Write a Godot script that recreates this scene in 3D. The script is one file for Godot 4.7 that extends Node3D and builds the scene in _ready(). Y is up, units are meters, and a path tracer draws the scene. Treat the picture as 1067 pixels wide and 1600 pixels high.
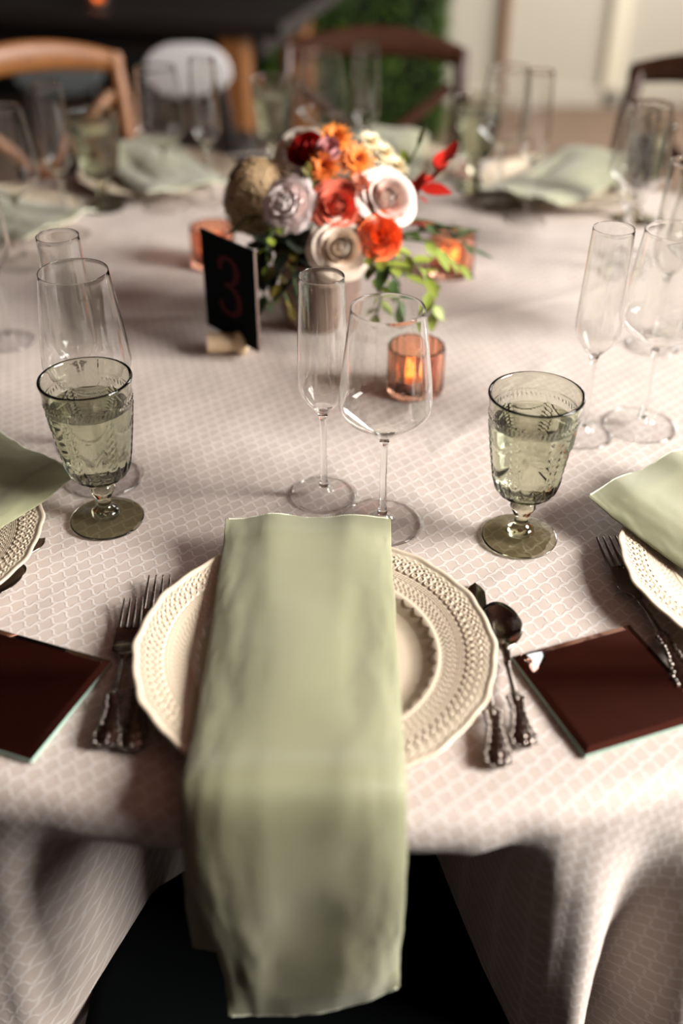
extends Node3D
# A round table laid for a reception, seen from one seat. World: y up, metres, table top at TY, the camera stands at x = z = 0.

const TY := 0.75
const TC := Vector3(-0.02, TY, -1.23)   # middle of the round table top
const TR := 0.80                        # its radius
var names := {}
var mats := {}
var rng := RandomNumberGenerator.new()
var noise := FastNoiseLite.new()

# ---------------------------------------------------------------- mesh building
class Acc:
	var v := PackedVector3Array()
	var n := PackedVector3Array()
	var t := PackedVector2Array()
	var c := PackedColorArray()
	var ix := PackedInt32Array()
	var colored := false

	# a grid of points f(i, j), i along u and j along v; du x dv points outwards
	func grid(nu: int, nv: int, f: Callable, wrap := false, uvf = null, cf = null) -> Acc:
		var b := v.size()
		var cols := nu if wrap else nu + 1
		for j in nv + 1:
			for i in cols:
				v.append(f.call(i, j))
				n.append(Vector3.ZERO)
				t.append(uvf.call(i, j) if uvf != null else Vector2(float(i) / nu, float(j) / nv))
				if cf != null:
					colored = true
				c.append(cf.call(i, j) if cf != null else Color.WHITE)
		for j in nv:
			for i in nu:
				var i1 := (i + 1) % cols
				var p := b + j * cols + i
				var q := b + j * cols + i1
				var r := p + cols
				var s := q + cols
				tri(p, s, q)
				tri(p, r, s)
		return self

	func tri(a: int, d: int, e: int) -> void:   # clockwise seen from outside
		var k := (v[e] - v[a]).cross(v[d] - v[a])
		n[a] += k
		n[d] += k
		n[e] += k
		ix.append(a)
		ix.append(d)
		ix.append(e)

	func lathe(prof: Array, seg := 48, at := Vector3.ZERO, disp = null) -> Acc:
		return grid(seg, prof.size() - 1, func(i: int, j: int):
			var a := TAU * i / seg
			var r: float = prof[j].x
			if disp != null:
				r += disp.call(a, j)
			return at + Vector3(r * cos(a), prof[j].y, -r * sin(a)), true)

	# flat-shaded face from four corners in counterclockwise order seen from outside
	func quad(p0: Vector3, p1: Vector3, p2: Vector3, p3: Vector3) -> Acc:
		var b := v.size()
		for p in [p0, p1, p2, p3]:
			v.append(p)
			n.append(Vector3.ZERO)
			c.append(Color.WHITE)
		for q in [Vector2(0, 0), Vector2(1, 0), Vector2(1, 1), Vector2(0, 1)]:
			t.append(q)
		tri(b, b + 2, b + 1)
		tri(b, b + 3, b + 2)
		return self

	# a box with chamfered edges
	func box(s: Vector3, at := Vector3.ZERO, basis := Basis(), ch := 0.0) -> Acc:
		var h := s / 2.0
		var e := minf(ch, minf(h.x, minf(h.y, h.z)) * 0.9)
		for ax in 3:
			for sg: float in [-1.0, 1.0]:
				var a1 := (ax + 1) % 3
				var a2 := (ax + 2) % 3
				var q := []
				for k in [[-1, -1], [1, -1], [1, 1], [-1, 1]]:
					var p := Vector3.ZERO
					p[ax] = sg * h[ax]
					p[a1] = k[0] * (h[a1] - e)
					p[a2] = k[1] * (h[a2] - e)
					q.append(at + basis * p)
				if sg > 0:
					quad(q[0], q[1], q[2], q[3])
				else:
					quad(q[3], q[2], q[1], q[0])
				if e > 0.0:
					for s2: float in [-1.0, 1.0]:   # the edge between faces ax and a1
						var p0 := Vector3.ZERO
						var p1 := Vector3.ZERO
						p0[ax] = sg * h[ax]
						p0[a1] = s2 * (h[a1] - e)
						p1[ax] = sg * (h[ax] - e)
						p1[a1] = s2 * h[a1]
						var d := Vector3.ZERO
						d[a2] = h[a2] - e
						var w := [at + basis * (p0 - d), at + basis * (p1 - d), at + basis * (p1 + d), at + basis * (p0 + d)]
						if sg * s2 > 0:
							quad(w[0], w[1], w[2], w[3])
						else:
							quad(w[3], w[2], w[1], w[0])
		if e > 0.0:
			for k in 8:
				var g := Vector3(-1.0 if k & 1 else 1.0, -1.0 if k & 2 else 1.0, -1.0 if k & 4 else 1.0)
				var b := v.size()
				for ax in 3:
					var p := h - Vector3.ONE * e
					p[ax] = h[ax]
					v.append(at + basis * (p * g))
					n.append(Vector3.ZERO)
					c.append(Color.WHITE)
					t.append(Vector2.ZERO)
				if g.x * g.y * g.z > 0:
					tri(b, b + 2, b + 1)
				else:
					tri(b, b + 1, b + 2)
		return self

	# a tube along points with a radius (or two half-axes) each, ends closed
	func tube(pts: Array, rad: Array, seg := 10, up := Vector3.UP, flat := 1.0) -> Acc:
		var fr := []
		for k in pts.size():
			var d: Vector3 = (pts[mini(k + 1, pts.size() - 1)] - pts[maxi(k - 1, 0)]).normalized()
			var x := up.cross(d)
			if x.length() < 0.01:
				x = Vector3.RIGHT.cross(d)
			x = x.normalized()
			fr.append([x, d.cross(x).normalized()])
		var m := pts.size()
		return grid(seg, m + 1, func(i: int, j: int):
			var k := clampi(j - 1, 0, m - 1)
			var r: float = rad[k] if rad.size() > 1 else rad[0]
			if j == 0 or j == m + 1:
				r *= 0.02
			var a := TAU * i / seg
			return pts[k] + fr[k][0] * cos(a) * r + fr[k][1] * sin(a) * r * flat, true)

	func merge(o: Acc, x: Transform3D) -> Acc:
		var b := v.size()
		for k in o.v.size():
			v.append(x * o.v[k])
			n.append(x.basis * o.n[k])
		t.append_array(o.t)
		c.append_array(o.c)
		colored = colored or o.colored
		for k in o.ix:
			ix.append(k + b)
		return self

	func mesh() -> ArrayMesh:
		for k in n.size():
			n[k] = n[k].normalized() if n[k].length_squared() > 1e-30 else Vector3.UP
		var a := []
		a.resize(Mesh.ARRAY_MAX)
		a[Mesh.ARRAY_VERTEX] = v
		a[Mesh.ARRAY_NORMAL] = n
		a[Mesh.ARRAY_TEX_UV] = t
		if colored:
			a[Mesh.ARRAY_COLOR] = c
		a[Mesh.ARRAY_INDEX] = ix
		var m := ArrayMesh.new()
		m.add_surface_from_arrays(Mesh.PRIMITIVE_TRIANGLES, a)
		return m

# ---------------------------------------------------------------- naming
func numbered(s: String) -> String:
	if not names.has(s):
		names[s] = 0
		return s
	names[s] += 1
	return "%s_%03d" % [s, names[s]]

func tag(o: Node3D, label: String, category: String, group := "") -> Node3D:
	o.set_meta("label", label)
	o.set_meta("category", category)
	if group:
		o.set_meta("group", group)
	return o

func thing(called: String, label: String, category: String, at := Vector3.ZERO, turn := 0.0, group := "") -> Node3D:
	var o := Node3D.new()
	o.name = numbered(called)
	add_child(o)
	o.position = at
	o.rotation.y = turn
	return tag(o, label, category, group)

func part(called: String, m, mat: Material, parent: Node3D, at := Vector3.ZERO) -> MeshInstance3D:
	var o := MeshInstance3D.new()
	o.mesh = m.mesh() if m is Acc else m
	o.material_override = mat
	o.name = called if parent != self else numbered(called)
	o.position = at
	parent.add_child(o, true)
	return o

func struct(called: String, m, mat: Material) -> MeshInstance3D:
	var o := part(called, m, mat, self)
	o.set_meta("kind", "structure")
	return o

func dup(src: Node3D, label: String, at: Vector3, turn: float, group := "") -> Node3D:
	var r: Node3D = src.duplicate()
	r.name = numbered(String(src.name).rstrip("_0123456789"))
	add_child(r)
	r.position = at
	r.rotation = Vector3(0, turn, 0)
	r.set_meta("label", label)
	if group:
		r.set_meta("group", group)
	return r

# ---------------------------------------------------------------- materials
func mat(called: String, col: Color, rough := 0.6, metal := 0.0) -> StandardMaterial3D:
	if mats.has(called):
		return mats[called]
	var m := StandardMaterial3D.new()
	m.resource_name = called
	m.albedo_color = col
	m.roughness = rough
	m.metallic = metal
	m.cull_mode = BaseMaterial3D.CULL_DISABLED
	mats[called] = m
	return m

func glass(called: String, col: Color, rough := 0.0, ior := 0.05) -> StandardMaterial3D:
	var m := mat(called, col, rough)
	m.albedo_color.a = 0.0
	m.refraction_enabled = true
	m.refraction_scale = ior
	m.transparency = BaseMaterial3D.TRANSPARENCY_ALPHA
	m.metallic_specular = 0.36
	return m

func noise_tex(freq: float, octaves: int, a: Color, b: Color, seed_ := 1, size := 512, as_normal := false) -> NoiseTexture2D:
	var f := FastNoiseLite.new()
	f.seed = seed_
	f.frequency = freq
	f.fractal_octaves = octaves
	f.noise_type = FastNoiseLite.TYPE_SIMPLEX_SMOOTH
	var t := NoiseTexture2D.new()
	t.width = size
	t.height = size
	t.seamless = true
	t.noise = f
	if as_normal:
		t.as_normal_map = true
		t.bump_strength = 4.0
	else:
		var g := Gradient.new()
		g.set_color(0, a)
		g.set_color(1, b)
		t.color_ramp = g
	return t

func wood(called: String, a: Color, b: Color, scale: Vector3, rough := 0.5, seed_ := 1) -> StandardMaterial3D:
	var m := mat(called, Color.WHITE, rough)
	m.albedo_texture = noise_tex(0.02, 4, a, b, seed_)
	m.uv1_triplanar = true
	m.uv1_scale = scale
	return m

# woven diagonal net of the tablecloth: long wavy lines with short S-shaped links between them, staggered like bricks
func cloth_images() -> Array:
	var N := 768
	var cells := 6
	var alb := PackedByteArray()
	var hgt := PackedByteArray()
	alb.resize(N * N * 3)
	hgt.resize(N * N)
	var f := FastNoiseLite.new()
	f.seed = 5
	f.frequency = 0.09
	for y in N:
		for x in N:
			var p := float(x) / N * cells
			var q := float(y) / N * cells
			var m := 0.0
			# the long lines, two strands each
			var w := 0.055 * sin(TAU * p + 0.6)
			var d := absf(fposmod(q - w + 0.5, 1.0) - 0.5)
			m = maxf(m, clampf(1.3 - absf(d - 0.045) / 0.036, 0.0, 1.0))
			# the links
			var row := int(floor(q - w))
			var fq := q - w - row
			var px := p + 0.5 * (posmod(row, 2)) + 0.13 * sin(TAU * (fq - 0.5)) - 0.22 * fq
			d = absf(fposmod(px + 0.5, 1.0) - 0.5)
			m = maxf(m, clampf(1.3 - absf(d - 0.04) / 0.036, 0.0, 1.0) * 0.9)
			var g := 0.5 + 0.5 * f.get_noise_2d(x * 3.0, y * 3.0)
			var weave := 0.5 + 0.25 * sin(TAU * x / 6.0) + 0.25 * sin(TAU * y / 6.0)
			var k := m * (0.72 + 0.28 * g)
			var s := 0.94 + 0.06 * weave + 0.05 * (g - 0.5)
			var at := (y * N + x) * 3
			alb[at] = int(clampf(lerpf(CLOTH_BASE.r, CLOTH_THREAD.r, k) * s, 0, 1) * 255)
			alb[at + 1] = int(clampf(lerpf(CLOTH_BASE.g, CLOTH_THREAD.g, k) * s, 0, 1) * 255)
			alb[at + 2] = int(clampf(lerpf(CLOTH_BASE.b, CLOTH_THREAD.b, k) * s, 0, 1) * 255)
			hgt[y * N + x] = int(clampf(0.15 + 0.1 * weave + 0.7 * m, 0, 1) * 255)
	return [ImageTexture.create_from_image(Image.create_from_data(N, N, false, Image.FORMAT_RGB8, alb)), ImageTexture.create_from_image(Image.create_from_data(N, N, false, Image.FORMAT_L8, hgt))]

const CLOTH_BASE := Color(0.75, 0.69, 0.645)
const CLOTH_THREAD := Color(0.885, 0.855, 0.83)

func weave_image() -> ImageTexture:
	var N := 128
	var b := PackedByteArray()
	b.resize(N * N)
	for y in N:
		for x in N:
			var over := (x / 8 + y / 8) % 2
			var fx := sin(PI * (x % 8 + 0.5) / 8)
			var fy := sin(PI * (y % 8 + 0.5) / 8)
			b[y * N + x] = int(255 * (0.2 + 0.7 * (fy if over else fx)))
	return ImageTexture.create_from_image(Image.create_from_data(N, N, false, Image.FORMAT_L8, b))

func make_materials() -> void:
	var ci := cloth_images()
	var m := mat("linen", Color.WHITE, 0.62)
	m.albedo_texture = ci[0]
	m.heightmap_enabled = true
	m.heightmap_texture = ci[1]
	m.heightmap_scale = 0.035
	m.rim_enabled = true
	m.rim = 0.25
	m.metallic_specular = 0.4
	m = mat("sage", Color(0.535, 0.53, 0.40), 0.5)
	m.heightmap_enabled = true
	m.heightmap_texture = weave_image()
	m.heightmap_scale = 0.012
	m.rim_enabled = true
	m.rim = 0.55
	m.rim_tint = 0.0
	mat("hem", Color(0.86, 0.86, 0.76), 0.7)
	m = mat("glaze", Color(0.82, 0.755, 0.66), 0.28)
	m.clearcoat_enabled = true
	m.clearcoat = 0.3
	m.clearcoat_roughness = 0.15
	m = mat("pewter", Color(0.50, 0.46, 0.43), 0.14, 1.0)
	glass("crystal", Color(0.985, 0.985, 0.98))
	glass("smoke", Color(0.905, 0.91, 0.86), 0.01)
	glass("smoke_thick", Color(0.85, 0.84, 0.75), 0.01)
	m = mat("thin_crystal", Color(1, 1, 1, 0.015), 0.0)
	m.transparency = BaseMaterial3D.TRANSPARENCY_ALPHA
	glass("water", Color(0.97, 0.98, 0.95), 0.0, 0.033)
	glass("amber", Color(0.95, 0.70, 0.59), 0.02)
	mat("mirror", Color(0.62, 0.46, 0.42), 0.03, 1.0)
	mat("edge", Color(0.62, 0.72, 0.66), 0.1)
	mat("pale_reflection", Color(0.85, 0.87, 0.87), 0.4)  # for the reflection painted on the mirror tile
	mat("blackboard", Color(0.02, 0.035, 0.045), 0.75).metallic_specular = 0.15
	mat("maroon", Color(0.25, 0.075, 0.08), 0.7).metallic_specular = 0.2
	wood("cork", Color(0.72, 0.6, 0.45), Color(0.86, 0.78, 0.66), Vector3(30, 30, 30), 0.8, 3)
	mat("wax", Color(0.93, 0.89, 0.8), 0.5)
	mat("tin", Color(0.8, 0.8, 0.8), 0.3, 1.0)
	m = mat("flame", Color(1, 0.7, 0.3), 1.0)
	m.emission_enabled = true
	m.emission = Color(1, 0.62, 0.25)
	m.emission_energy_multiplier = 2.2
	mat("wick", Color(0.05, 0.04, 0.04), 0.9)
	m = mat("clay", Color(0.50, 0.41, 0.36), 0.55)
	wood("backlit_walnut", Color(0.17, 0.085, 0.042), Color(0.30, 0.165, 0.085), Vector3(3, 14, 14), 0.42, 7)  # chair wood darkened so the frames look backlit
	wood("oak", Color(0.43, 0.26, 0.13), Color(0.58, 0.38, 0.20), Vector3(9, 2.2, 9), 0.45, 9)
	wood("dark_wood", Color(0.06, 0.036, 0.03), Color(0.11, 0.062, 0.047), Vector3(1.5, 8, 8), 0.55, 11)
	wood("ceiling_wood", Color(0.24, 0.13, 0.09), Color(0.34, 0.19, 0.13), Vector3(0.5, 3, 3), 0.7, 13)
	mat("black_seat", Color(0.035, 0.045, 0.045), 0.95).metallic_specular = 0.1
	mat("white_cover", Color(0.75, 0.73, 0.72), 0.8)
	mat("shaded_white_cover", Color(0.30, 0.31, 0.31), 0.85)  # the white cover again, with its shade put into the colour
	mat("wall_paint", Color(0.79, 0.76, 0.69), 0.9)
	mat("unlit_wall", Color(0.06, 0.07, 0.06), 0.9)  # near-black colour stands in for the lack of light at back left
	wood("floor_boards", Color(0.50, 0.41, 0.34), Color(0.58, 0.48, 0.40), Vector3(0.7, 0.7, 0.7), 0.6, 15)
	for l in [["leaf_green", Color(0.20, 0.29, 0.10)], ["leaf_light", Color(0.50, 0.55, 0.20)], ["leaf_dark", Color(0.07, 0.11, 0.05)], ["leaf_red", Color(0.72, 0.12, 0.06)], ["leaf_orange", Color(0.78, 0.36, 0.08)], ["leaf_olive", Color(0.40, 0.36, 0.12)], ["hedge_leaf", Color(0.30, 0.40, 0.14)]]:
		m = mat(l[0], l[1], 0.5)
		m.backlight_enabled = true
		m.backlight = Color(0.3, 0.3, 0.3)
	m = mat("petal", Color.WHITE, 0.6)
	m.vertex_color_use_as_albedo = true
	m.backlight_enabled = true
	m.backlight = Color(0.35, 0.35, 0.35)
	mat("stamen", Color(0.35, 0.12, 0.03), 0.8)
	mat("stem", Color(0.25, 0.33, 0.14), 0.6)

# ---------------------------------------------------------------- camera, light
func setup_view() -> void:
	var cam := Camera3D.new()
	cam.name = "camera"
	add_child(cam)
	var at := CameraAttributesPhysical.new()
	at.frustum_focal_length = 35.0
	at.frustum_focus_distance = 0.915
	at.exposure_aperture = 1.75
	cam.attributes = at
	cam.fov = rad_to_deg(2.0 * atan(800.0 / 1603.35))
	cam.near = 0.05
	cam.far = 60.0
	cam.position = Vector3(0, TY + 0.5656, 0)
	cam.rotation = Vector3(-0.6113, 0, 0)
	cam.current = true
	var we := WorldEnvironment.new()
	we.name = "surroundings"
	var e := Environment.new()
	e.background_mode = Environment.BG_SKY
	var sky := Sky.new()
	var sm := ProceduralSkyMaterial.new()
	sm.sky_top_color = Color(0.72, 0.80, 0.90)
	sm.sky_horizon_color = Color(0.92, 0.93, 0.94)
	sm.ground_horizon_color = Color(0.70, 0.66, 0.60)
	sm.ground_bottom_color = Color(0.45, 0.40, 0.34)
	sky.sky_material = sm
	e.sky = sky
	e.background_energy_multiplier = 1.0
	e.tonemap_mode = Environment.TONE_MAPPER_LINEAR
	e.tonemap_exposure = 1.0
	e.sdfgi_enabled = true
	e.ssao_enabled = true
	e.ssil_enabled = true
	we.environment = e
	add_child(we)
	# daylight through the right wall; the rear opening is added to brighten the back
	for w in [[Vector3(2.72, 2.15, -0.15), Vector2(1.5, 1.3), 41.0], [Vector3(2.72, 1.95, -4.2), Vector2(1.6, 1.7), 13.0]]:
		var l := AreaLight3D.new()
		l.name = numbered("window_daylight")
		l.area_size = w[1]
		l.light_energy = w[2]
		l.light_color = Color(1.0, 0.986, 0.972)
		l.area_range = 30.0
		l.area_attenuation = 2.0
		l.shadow_enabled = true
		l.position = w[0]
		l.rotation.y = PI / 2
		add_child(l)

# ---------------------------------------------------------------- the room
func make_room() -> void:
	struct("floor", Acc.new().box(Vector3(7.2, 0.2, 5.8), Vector3(-0.4, -0.1, -0.1)), mats["dark_wood"])
	struct("floor", Acc.new().box(Vector3(7.2, 0.2, 3.0), Vector3(-0.4, -0.1, -4.5)), mats["floor_boards"])
	var c := struct("ceiling", Acc.new().box(Vector3(7.2, 0.2, 8.8), Vector3(-0.4, 3.5, -1.6)), mats["ceiling_wood"])
	for k in 5:
		part("beam", Acc.new().box(Vector3(6.6, 0.18, 0.14), Vector3(-0.4, 3.31, -5.0 + 1.6 * k), Basis(), 0.01), mats["ceiling_wood"], c)
	struct("wall_left", Acc.new().box(Vector3(0.2, 3.4, 8.4), Vector3(-3.8, 1.7, -1.6)), mats["dark_wood"])
	struct("wall_front", Acc.new().box(Vector3(6.6, 3.4, 0.2), Vector3(-0.4, 1.7, 2.6)), mats["dark_wood"])
	struct("wall_back", Acc.new().box(Vector3(2.5, 3.4, 0.2), Vector3(1.55, 1.7, -5.6)), mats["wall_paint"])
	struct("wall_back_left", Acc.new().box(Vector3(4.2, 3.4, 0.2), Vector3(-1.8, 1.7, -5.75)), mats["unlit_wall"])
	var a := Acc.new()   # right wall round two openings, the rear one added for its light
	var xs := 2.85
	a.box(Vector3(0.2, 1.1, 8.4), Vector3(xs, 0.55, -1.6))                 # below both
	a.box(Vector3(0.2, 0.6, 8.4), Vector3(xs, 3.1, -1.6))                  # above both
	a.box(Vector3(0.2, 1.7, 0.5), Vector3(xs, 1.95, -5.25))
	a.box(Vector3(0.2, 1.7, 2.5), Vector3(xs, 1.95, -2.15))
	a.box(Vector3(0.2, 0.4, 1.5), Vector3(xs, 1.3, -0.15))
	a.box(Vector3(0.2, 1.7, 2.0), Vector3(xs, 1.95, 1.6))
	struct("wall_right", a, mats["dark_wood"])
	struct("trim_1", Acc.new().box(Vector3(0.035, 3.4, 0.04), Vector3(0.80, 1.7, -5.48), Basis(), 0.005), mats["oak"])
	struct("drape_fold_2", Acc.new().box(Vector3(0.09, 3.4, 0.03), Vector3(1.36, 1.7, -5.485), Basis(), 0.005), mat("pale_drape_fold", Color(0.93, 0.89, 0.79), 0.8))  # pale strip standing in for a fold of hanging drape
	struct("baseboard_back", Acc.new().box(Vector3(2.5, 0.09, 0.03), Vector3(1.55, 0.045, -5.485), Basis(), 0.006), mats["wall_paint"])

# ---------------------------------------------------------------- table and cloth
const FOLDS := [[-60.0, 0.12], [-52.0, -0.12], [-44.0, 0.14], [-36.0, -0.12], [-29.0, 0.12], [-23.0, -0.14], [-18.5, 0.15], [-16.5, 0.10], [-13.0, -0.62], [-9.5, -0.86], [-3.0, -0.93], [3.5, -0.90], [6.5, -0.72], [8.0, -0.60], [10.0, -0.75], [12.5, 0.02], [14.5, 0.10], [18.0, -0.12], [21.5, 0.14], [28.0, -0.12], [35.0, 0.12], [43.0, -0.12], [51.0, 0.12], [60.0, -0.12]]

func fold_slope(deg: float) -> float:
	if deg <= FOLDS[0][0] or deg >= FOLDS[-1][0]:
		var m := 0.13 * sin(deg_to_rad(deg) * 22.0)
		for c: float in [-147.5, 175.5, -184.5, 138.0]:   # chairs pushed in under the table press the cloth inwards
			m = lerpf(m, -0.80, 1.0 - smoothstep(15.0, 20.0, absf(deg - c)))
		return m
	for k in FOLDS.size() - 1:
		if deg < FOLDS[k + 1][0]:
			var s: float = (deg - FOLDS[k][0]) / (FOLDS[k + 1][0] - FOLDS[k][0])
			return lerpf(FOLDS[k][1], FOLDS[k + 1][1], s * s * (3 - 2 * s))
	return 0.0

func crease(x: float, z: float, a: Vector2, b: Vector2, h: float, w: float) -> float:
	var p := Vector2(x, z)
	var q := Geometry2D.get_closest_point_to_segment(p, a, b)
	var d := p.distance_to(q)
	var along := minf(q.distance_to(a), q.distance_to(b)) / a.distance_to(b)
	return h * exp(-d * d / (w * w)) * minf(1.0, along * 6.0)

func cloth_height(x: float, z: float) -> float:   # local, from the table's middle
	var h := 0.0011 * noise.get_noise_2d(x * 700.0, z * 700.0) + 0.0008 * noise.get_noise_2d(x * 240.0 + 90.0, z * 240.0)
	h += crease(x, z, Vector2(-0.36, 0.0), Vector2(-0.14, -0.02), 0.0035, 0.010)
	h += crease(x, z, Vector2(-0.14, -0.02), Vector2(0.1, 0.06), 0.002, 0.010)
	h += crease(x, z, Vector2(0.05, 0.05), Vector2(0.45, -0.15), 0.002, 0.012)
	h += crease(x, z, Vector2(0.12, 0.55), Vector2(0.36, 0.42), 0.0012, 0.006)
	h += crease(x, z, Vector2(0.1, 0.35), Vector2(0.28, 0.1), 0.0014, 0.008)
	h += crease(x, z, Vector2(0.02, 0.30), Vector2(0.2, 0.12), 0.0012, 0.007)
	return h

func make_table() -> void:
	var t := thing("round_table", "round banquet table hidden under the white patterned cloth", "table", Vector3(TC.x, 0, TC.z))
	part("tabletop", Acc.new().lathe([Vector2(0, TY - 0.02), Vector2(TR - 0.036, TY - 0.02), Vector2(TR - 0.032, TY - 0.016), Vector2(TR - 0.032, TY - 0.006), Vector2(TR - 0.036, TY - 0.002), Vector2(0, TY - 0.002)], 96), mats["dark_wood"], t)
	for k in 4:
		var a := TAU * (k + 0.5) / 4
		part("leg", Acc.new().tube([Vector3(0.5 * cos(a), 0.0, 0.5 * sin(a)), Vector3(0.42 * cos(a), TY - 0.02, 0.42 * sin(a))], [0.02]), mats["dark_wood"], t)
	var nu := 720
	var flat := 110
	var nr := 16      # rows round the rim
	var drop := 34
	var rad := 0.022
	var len := 0.42
	var pos := func(i: int, j: int):
		var a := TAU * i / nu
		var d := Vector3(sin(a), 0, cos(a))
		if j <= flat:
			var r := (TR - rad) * j / flat
			var p := d * r
			p.y = 0.003 + cloth_height(p.x, p.z) * clampf((TR - 0.02 - r) / 0.05, 0.15, 1.0)
			return p
		var deg := rad_to_deg(a if a < PI else a - TAU)
		var m := fold_slope(deg)
		if j <= flat + nr:
			var b := PI / 2 * (j - flat) / nr
			var k := clampf(sin(b), 0, 1)
			return d * (TR - rad + rad * sin(b) + m * 0.006 * k * k) + Vector3.UP * (0.003 - rad * (1 - cos(b)))
		var s := len * (j - flat - nr) / drop
		var sl := m * (1.0 - exp(-pow(s / 0.035, 2)))
		var r2 := TR + m * 0.006 + sl * s + 0.003 * noise.get_noise_2d(deg * 9.0, s * 700.0)
		return d * r2 + Vector3.UP * (0.003 - rad - s * sqrt(maxf(0.12, 1 - m * m)))
	var uv := func(i: int, j: int):
		var a := TAU * i / nu
		var r: float
		if j <= flat:
			r = (TR - rad) * j / flat
		elif j <= flat + nr:
			r = TR - rad + rad * PI / 2 * (j - flat) / nr
		else:
			r = TR - rad + rad * PI / 2 + len * (j - flat - nr) / drop
		var p := Vector2(sin(a), cos(a)) * r
		return p.rotated(deg_to_rad(41)) / 0.076   # six cells of 12.7 mm to a tile
	var acc := Acc.new()
	# wound so that du x dv points up
	acc.grid(nu, flat + nr + drop, func(i: int, j: int): return pos.call(nu - i, j), false, func(i: int, j: int): return uv.call(nu - i, j))
	var cl := part("tablecloth", acc, mats["linen"], self)
	cl.position = TC
	tag(cl, "white tablecloth woven with a diagonal wavy net pattern on the round table", "tablecloth")

# ---------------------------------------------------------------- tableware
func smooth_profile(pts: Array, steps := 5, lowest := 0.0) -> Array:   # Catmull-Rom through the points
	var out := []
	for k in pts.size() - 1:
		var p0: Vector2 = pts[maxi(k - 1, 0)]
		var p1: Vector2 = pts[k]
		var p2: Vector2 = pts[k + 1]
		var p3: Vector2 = pts[mini(k + 2, pts.size() - 1)]
		for s in steps:
			var q := p1.cubic_interpolate(p2, p0, p3, float(s) / steps)
			out.append(Vector2(maxf(q.x, lowest), q.y))
	out.append(pts[-1])
	return out

var plate_mesh: ArrayMesh

func lace(a: float, r: float) -> float:   # relief of the rim, metres
	var h := 0.0
	var cells := 104.0
	var s := fposmod(a * cells / TAU, 1.0) - 0.5
	var arc := s * TAU * r / cells
	if r > 0.108 and r < 0.136:
		var d := absf(Vector2(arc, r - 0.1205).length() - 0.0026)
		h = maxf(h, exp(-pow(d / 0.0007, 2)))
		d = absf(Vector2(arc, r - 0.1262).length() - 0.0019)
		h = maxf(h, 0.9 * exp(-pow(d / 0.0007, 2)))
		var s2 := fposmod(a * cells / TAU + 0.5, 1.0) - 0.5
		d = Vector2(s2 * TAU * r / cells, r - 0.1300).length()
		h = maxf(h, 1.0 * exp(-pow(d / 0.0011, 2)))
		d = Vector2(arc, r - 0.1205).length()
		h = maxf(h, 0.8 * exp(-pow(d / 0.0009, 2)))
		var line := absf(r - 0.1322 - 0.0011 * cos(TAU * a * cells / TAU))
		h = maxf(h, 0.5 * exp(-pow(line / 0.0006, 2)))
	for q in [0.1150, 0.1132, 0.1114, 0.0985]:
		h = maxf(h, (0.35 + 0.15 * cos(a * 260.0)) * exp(-pow((r - q) / 0.0005, 2)))
	if r > 0.0990 and r < 0.1105:
		var k := smoothstep(0.099, 0.1, r) * (1 - smoothstep(0.1095, 0.1105, r))
		h = maxf(h, k * 0.55 * maxf(0.0, sin(a * 120.0 + 1.2 * sin((r - 0.099) * 1300.0)) * sin((r - 0.099) * 1640.0)))
	var edge := 0.0945 - 0.0034 * absf(sin(a * 22.0))
	h += 0.7 * (smoothstep(edge - 0.0006, edge + 0.0002, r) * (1 - smoothstep(0.0965, 0.0985, r)))
	return 0.00125 * h

func plate_shape() -> ArrayMesh:
	if plate_mesh:
		return plate_mesh
	var rs := []
	var r := 0.0
	while r < 0.084:
		rs.append(r)
		r += 0.006
	while r < 0.1345:
		rs.append(r)
		r += 0.00055
	for q in [0.1352, 0.1362, 0.1374, 0.1386, 0.1394, 0.1399]:
		rs.append(q)
	var top := rs.size()
	var under := [[0.1402, 0.0218], [0.1396, 0.0205], [0.137, 0.0198], [0.12, 0.0162], [0.098, 0.011], [0.088, 0.0045], [0.083, 0.0005], [0.080, 0.0], [0.076, 0.0006], [0.073, 0.003], [0.0, 0.003]]
	var base := func(q: float) -> float:
		if q < 0.078:
			return 0.0062
		if q < 0.097:
			var s := (q - 0.078) / 0.019
			return 0.0062 + 0.0078 * s * s * (3 - 2 * s)
		return 0.014 + (q - 0.097) * 0.19
	var nu := 936
	var acc := Acc.new()
	acc.grid(nu, top + under.size() - 1, func(i: int, j: int):
		var a := TAU * i / nu
		var lobes := 0.0016 * (absf(cos(7.0 * a)) - 0.5) + 0.0007 * cos(28.0 * a)
		var q: float
		var y: float
		if j < top:
			q = rs[j]
			y = base.call(q) + lace(a, q)
			if q > 0.1352:
				y += 0.0009 * (1.0 - pow((q - 0.1376) / 0.0024, 2))
		else:
			q = under[j - top][0]
			y = under[j - top][1]
		q += lobes * smoothstep(0.125, 0.139, q)
		return Vector3(q * cos(a), y, q * sin(a)), true)
	plate_mesh = acc.mesh()
	return plate_mesh

func make_plate(label: String, at: Vector3, turn: float) -> Node3D:
	var o := part("dinner_plate", plate_shape(), mats["glaze"], self)
	o.position = at
	o.rotation.y = turn
	return tag(o, label, "plate", "embossed dinner plates")

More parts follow.
